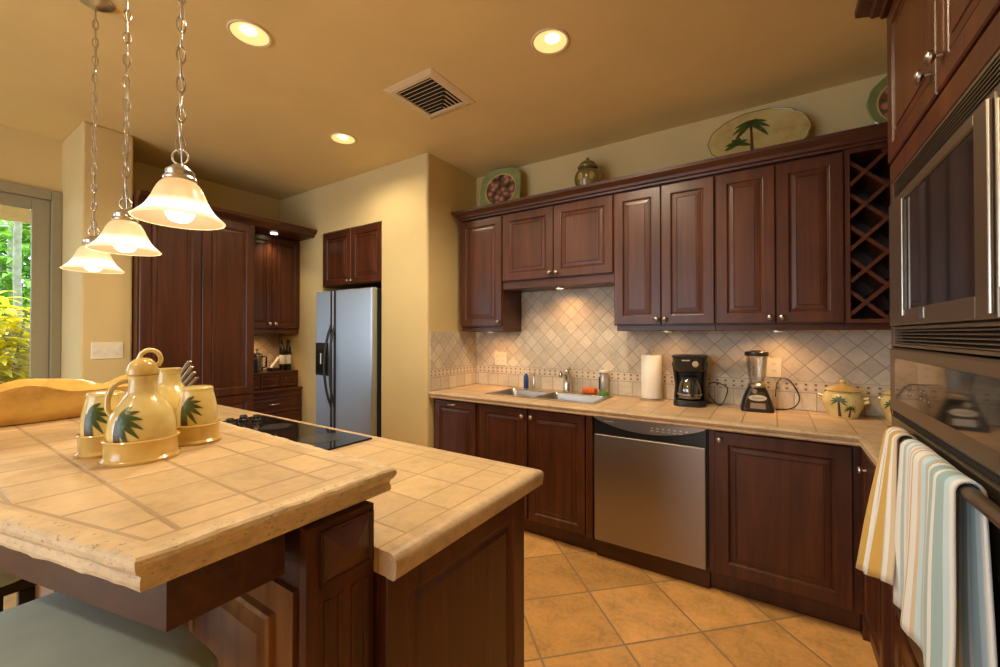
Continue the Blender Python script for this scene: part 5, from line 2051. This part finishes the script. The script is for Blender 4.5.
# ------------------------------------------------------------------ pendants
def pendant(x, y, z, label):
    t = thing('pendant_lamp', (x, y, z), label, 'pendant lamp', 'pendants over the bar')
    D = 0.0975
    outer = smooth_prof([(D, 0.0), (0.090, 0.008), (0.073, 0.026), (0.060, 0.050), (0.050, 0.075), (0.038, 0.094), (0.022, 0.103)], 4)
    inner = [(r - 0.0035, zz - 0.001) for r, zz in reversed(outer)]
    m = MB(); m.lathe(outer, (0, 0, 0), seg=44)
    # open at both ends: drop the caps
    for f in [f for f in m.bm.faces if len(f.verts) > 4]:
        m.bm.faces.remove(f)
    m.bm.transform(Matrix.Translation(V(x, y, z)))
    sh = m.build('shade', SHADE, t)
    m = MB(); m.lathe(inner, (x, y, z), seg=44)
    for f in [f for f in m.bm.faces if len(f.verts) > 4]:
        m.bm.faces.remove(f)
    m.build('shade_lining', SHADEIN, sh)
    m = MB(); m.tube([(x + (D - 0.0016) * math.cos(2 * PI * i / 44), y + (D - 0.0016) * math.sin(2 * PI * i / 44), z) for i in range(44)], 0.0022, 6, closed=True)
    m.build('shade_rim', SHADE, sh)
    m = MB(); m.lathe(smooth_prof([(0.0, -0.006), (0.018, -0.003), (0.029, 0.010), (0.031, 0.024), (0.026, 0.042), (0.016, 0.060), (0.013, 0.085)], 3), (x, y, z), seg=24)
    m.build('bulb', BULB, t)
    m = MB(); m.lathe([(0.0, 0.100), (0.034, 0.100), (0.036, 0.104), (0.034, 0.110), (0.029, 0.112), (0.031, 0.118), (0.031, 0.124), (0.024, 0.130), (0.016, 0.138), (0.006, 0.143), (0.0, 0.144)], (x, y, z), seg=28)
    m.build('cap', NICKEL, t)
    m = MB()
    q0 = (0.8, -0.6)
    m.tube([(x + 0.019 * math.cos(a) * 0.75, y + 0.019 * math.cos(a) * 0.66, z + 0.161 + 0.019 * math.sin(a)) for a in [2 * PI * i / 20 for i in range(20)]], 0.0024, 7, closed=True)
    m.build('ring', NICKEL, t)
    m = MB()
    zz = z + 0.183
    k = 0
    while zz < HC - 0.045:
        a0 = 1.24 + (PI / 2 if k % 2 else 0)
        ca, sa = math.cos(a0), math.sin(a0)
        pts = []
        for i in range(16):
            b_ = 2 * PI * i / 16
            pts.append((x + 0.0088 * math.cos(b_) * ca, y + 0.0088 * math.cos(b_) * sa, zz + 0.0105 + 0.0205 * math.sin(b_) * (1.0 + 0.12 * abs(math.sin(b_)))))
        m.tube(pts, 0.0024, 6, closed=True)
        zz += 0.0385
        k += 1
    m.build('chain', NICKEL, t)
    m = MB()
    pts = [(x + 0.004 * math.sin(i * 1.3), y + 0.004 * math.cos(i * 1.3), z + 0.14 + (HC - 0.03 - z - 0.14) * i / 24) for i in range(25)]
    m.tube(pts, 0.0016, 6)
    m.build('wire', NICKEL, t)
    m = MB(); m.lathe([(0.0, -0.034), (0.012, -0.034), (0.03, -0.026), (0.055, -0.012), (0.062, -0.004), (0.062, -0.0005), (0, -0.0005)], (x, y, HC), seg=28)
    m.build('canopy', NICKEL, t)
    lamp('pendant_bulb_light', 'POINT', (x, y, z - 0.03), 1.2, (1.0, 0.78, 0.50), 0.03)
    return t


pendant(-1.264, 0.435, 1.660, 'pendant with bell glass shade nearest the camera')
pendant(-1.854, 0.482, 1.655, 'middle pendant with bell glass shade')
pendant(-2.391, 0.519, 1.638, 'farthest pendant with bell glass shade, nearest the window')

# ------------------------------------------------------------------ ceiling fittings
for x, y, lab, vis in ((-2.045, 0.974, 'recessed ceiling light nearest the pendants', 1), (-0.890, 1.795, 'recessed ceiling light above the aisle by the sink wall', 1), (-2.585, 1.872, 'recessed ceiling light near the refrigerator', 1),
                       (-0.78, 1.36, 'added unseen recessed ceiling light above the aisle to brighten floor and cabinets', 0), (-1.2, -1.2, 'added unseen recessed ceiling light behind the camera for bounce light', 0)):  # these unseen lamps are added to lift the general light level
    t = thing('recessed_light', (x, y, HC), lab, 'ceiling light', 'recessed lights in the ceiling')
    m = MB(); m.lathe([(0.080, -0.001), (0.092, -0.001), (0.093, -0.004), (0.088, -0.008), (0.080, -0.006)], (x, y, HC), seg=36)
    m.build('trim_ring', VENTWHITE, t)
    m = MB(); m.lathe([(0.0, -0.0006), (0.0795, -0.0006), (0.0795, -0.004), (0.0, -0.004)], (x, y, HC), seg=32)
    m.build('reflector', CANCONE, t)
    m = MB(); m.lathe([(0.0, -0.0045), (0.034, -0.0045), (0.032, -0.007), (0.0, -0.0095)], (x + 0.020, y - 0.016, HC), seg=26)
    m.build('bulb', CANLIGHT, t)
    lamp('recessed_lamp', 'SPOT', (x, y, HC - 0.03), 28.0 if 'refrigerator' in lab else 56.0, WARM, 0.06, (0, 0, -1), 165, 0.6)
# air vent
t = thing('ceiling_vent', (-1.68, 1.80, HC), 'square cream louvred air vent in the ceiling', 'air vent')
vx0, vx1, vy0, vy1 = -1.875, -1.505, 1.625, 2.02
m = MB()
fr = [[V(vx0 + i, vy0 + i, HC - d), V(vx1 - i, vy0 + i, HC - d), V(vx1 - i, vy1 - i, HC - d), V(vx0 + i, vy1 - i, HC - d)] for i, d in ((0, 0.0005), (0.0, 0.004), (0.03, 0.012), (0.05, 0.012), (0.05, 0.0005))]
m.rings(fr, loop=True)
m.build('frame', VENTWHITE, t)
m = MB(); m.box(vx0 + 0.05, vx1 - 0.05, vy0 + 0.05, vy1 - 0.05, HC - 0.0012, HC - 0.0004)
m.build('recess', DARKGAP, t)
for k in range(9):                                          # long slats, the later ones turning the corner
    y = vy0 + 0.060 + k * 0.0305
    xr = vx1 - 0.052 - max(0, k - 3) * 0.030
    m = MB()
    m.quadbox([V(x, yy, zz) for x in (vx0 + 0.052, xr) for yy, zz in ((y, HC - 0.0115), (y + 0.0025, HC - 0.0125), (y + 0.0165, HC - 0.003), (y + 0.014, HC - 0.002))])
    m.build('slat', VENTWHITE, t)
    if k > 3:
        m = MB()
        m.quadbox([V(xx, yy, zz) for yy in (y + 0.0187, vy1 - 0.052) for xx, zz in ((xr - 0.001, HC - 0.002), (xr + 0.0015, HC - 0.0015), (xr + 0.0175, HC - 0.0105), (xr + 0.015, HC - 0.0115))])
        m.build('cross_slat', VENTWHITE, t)
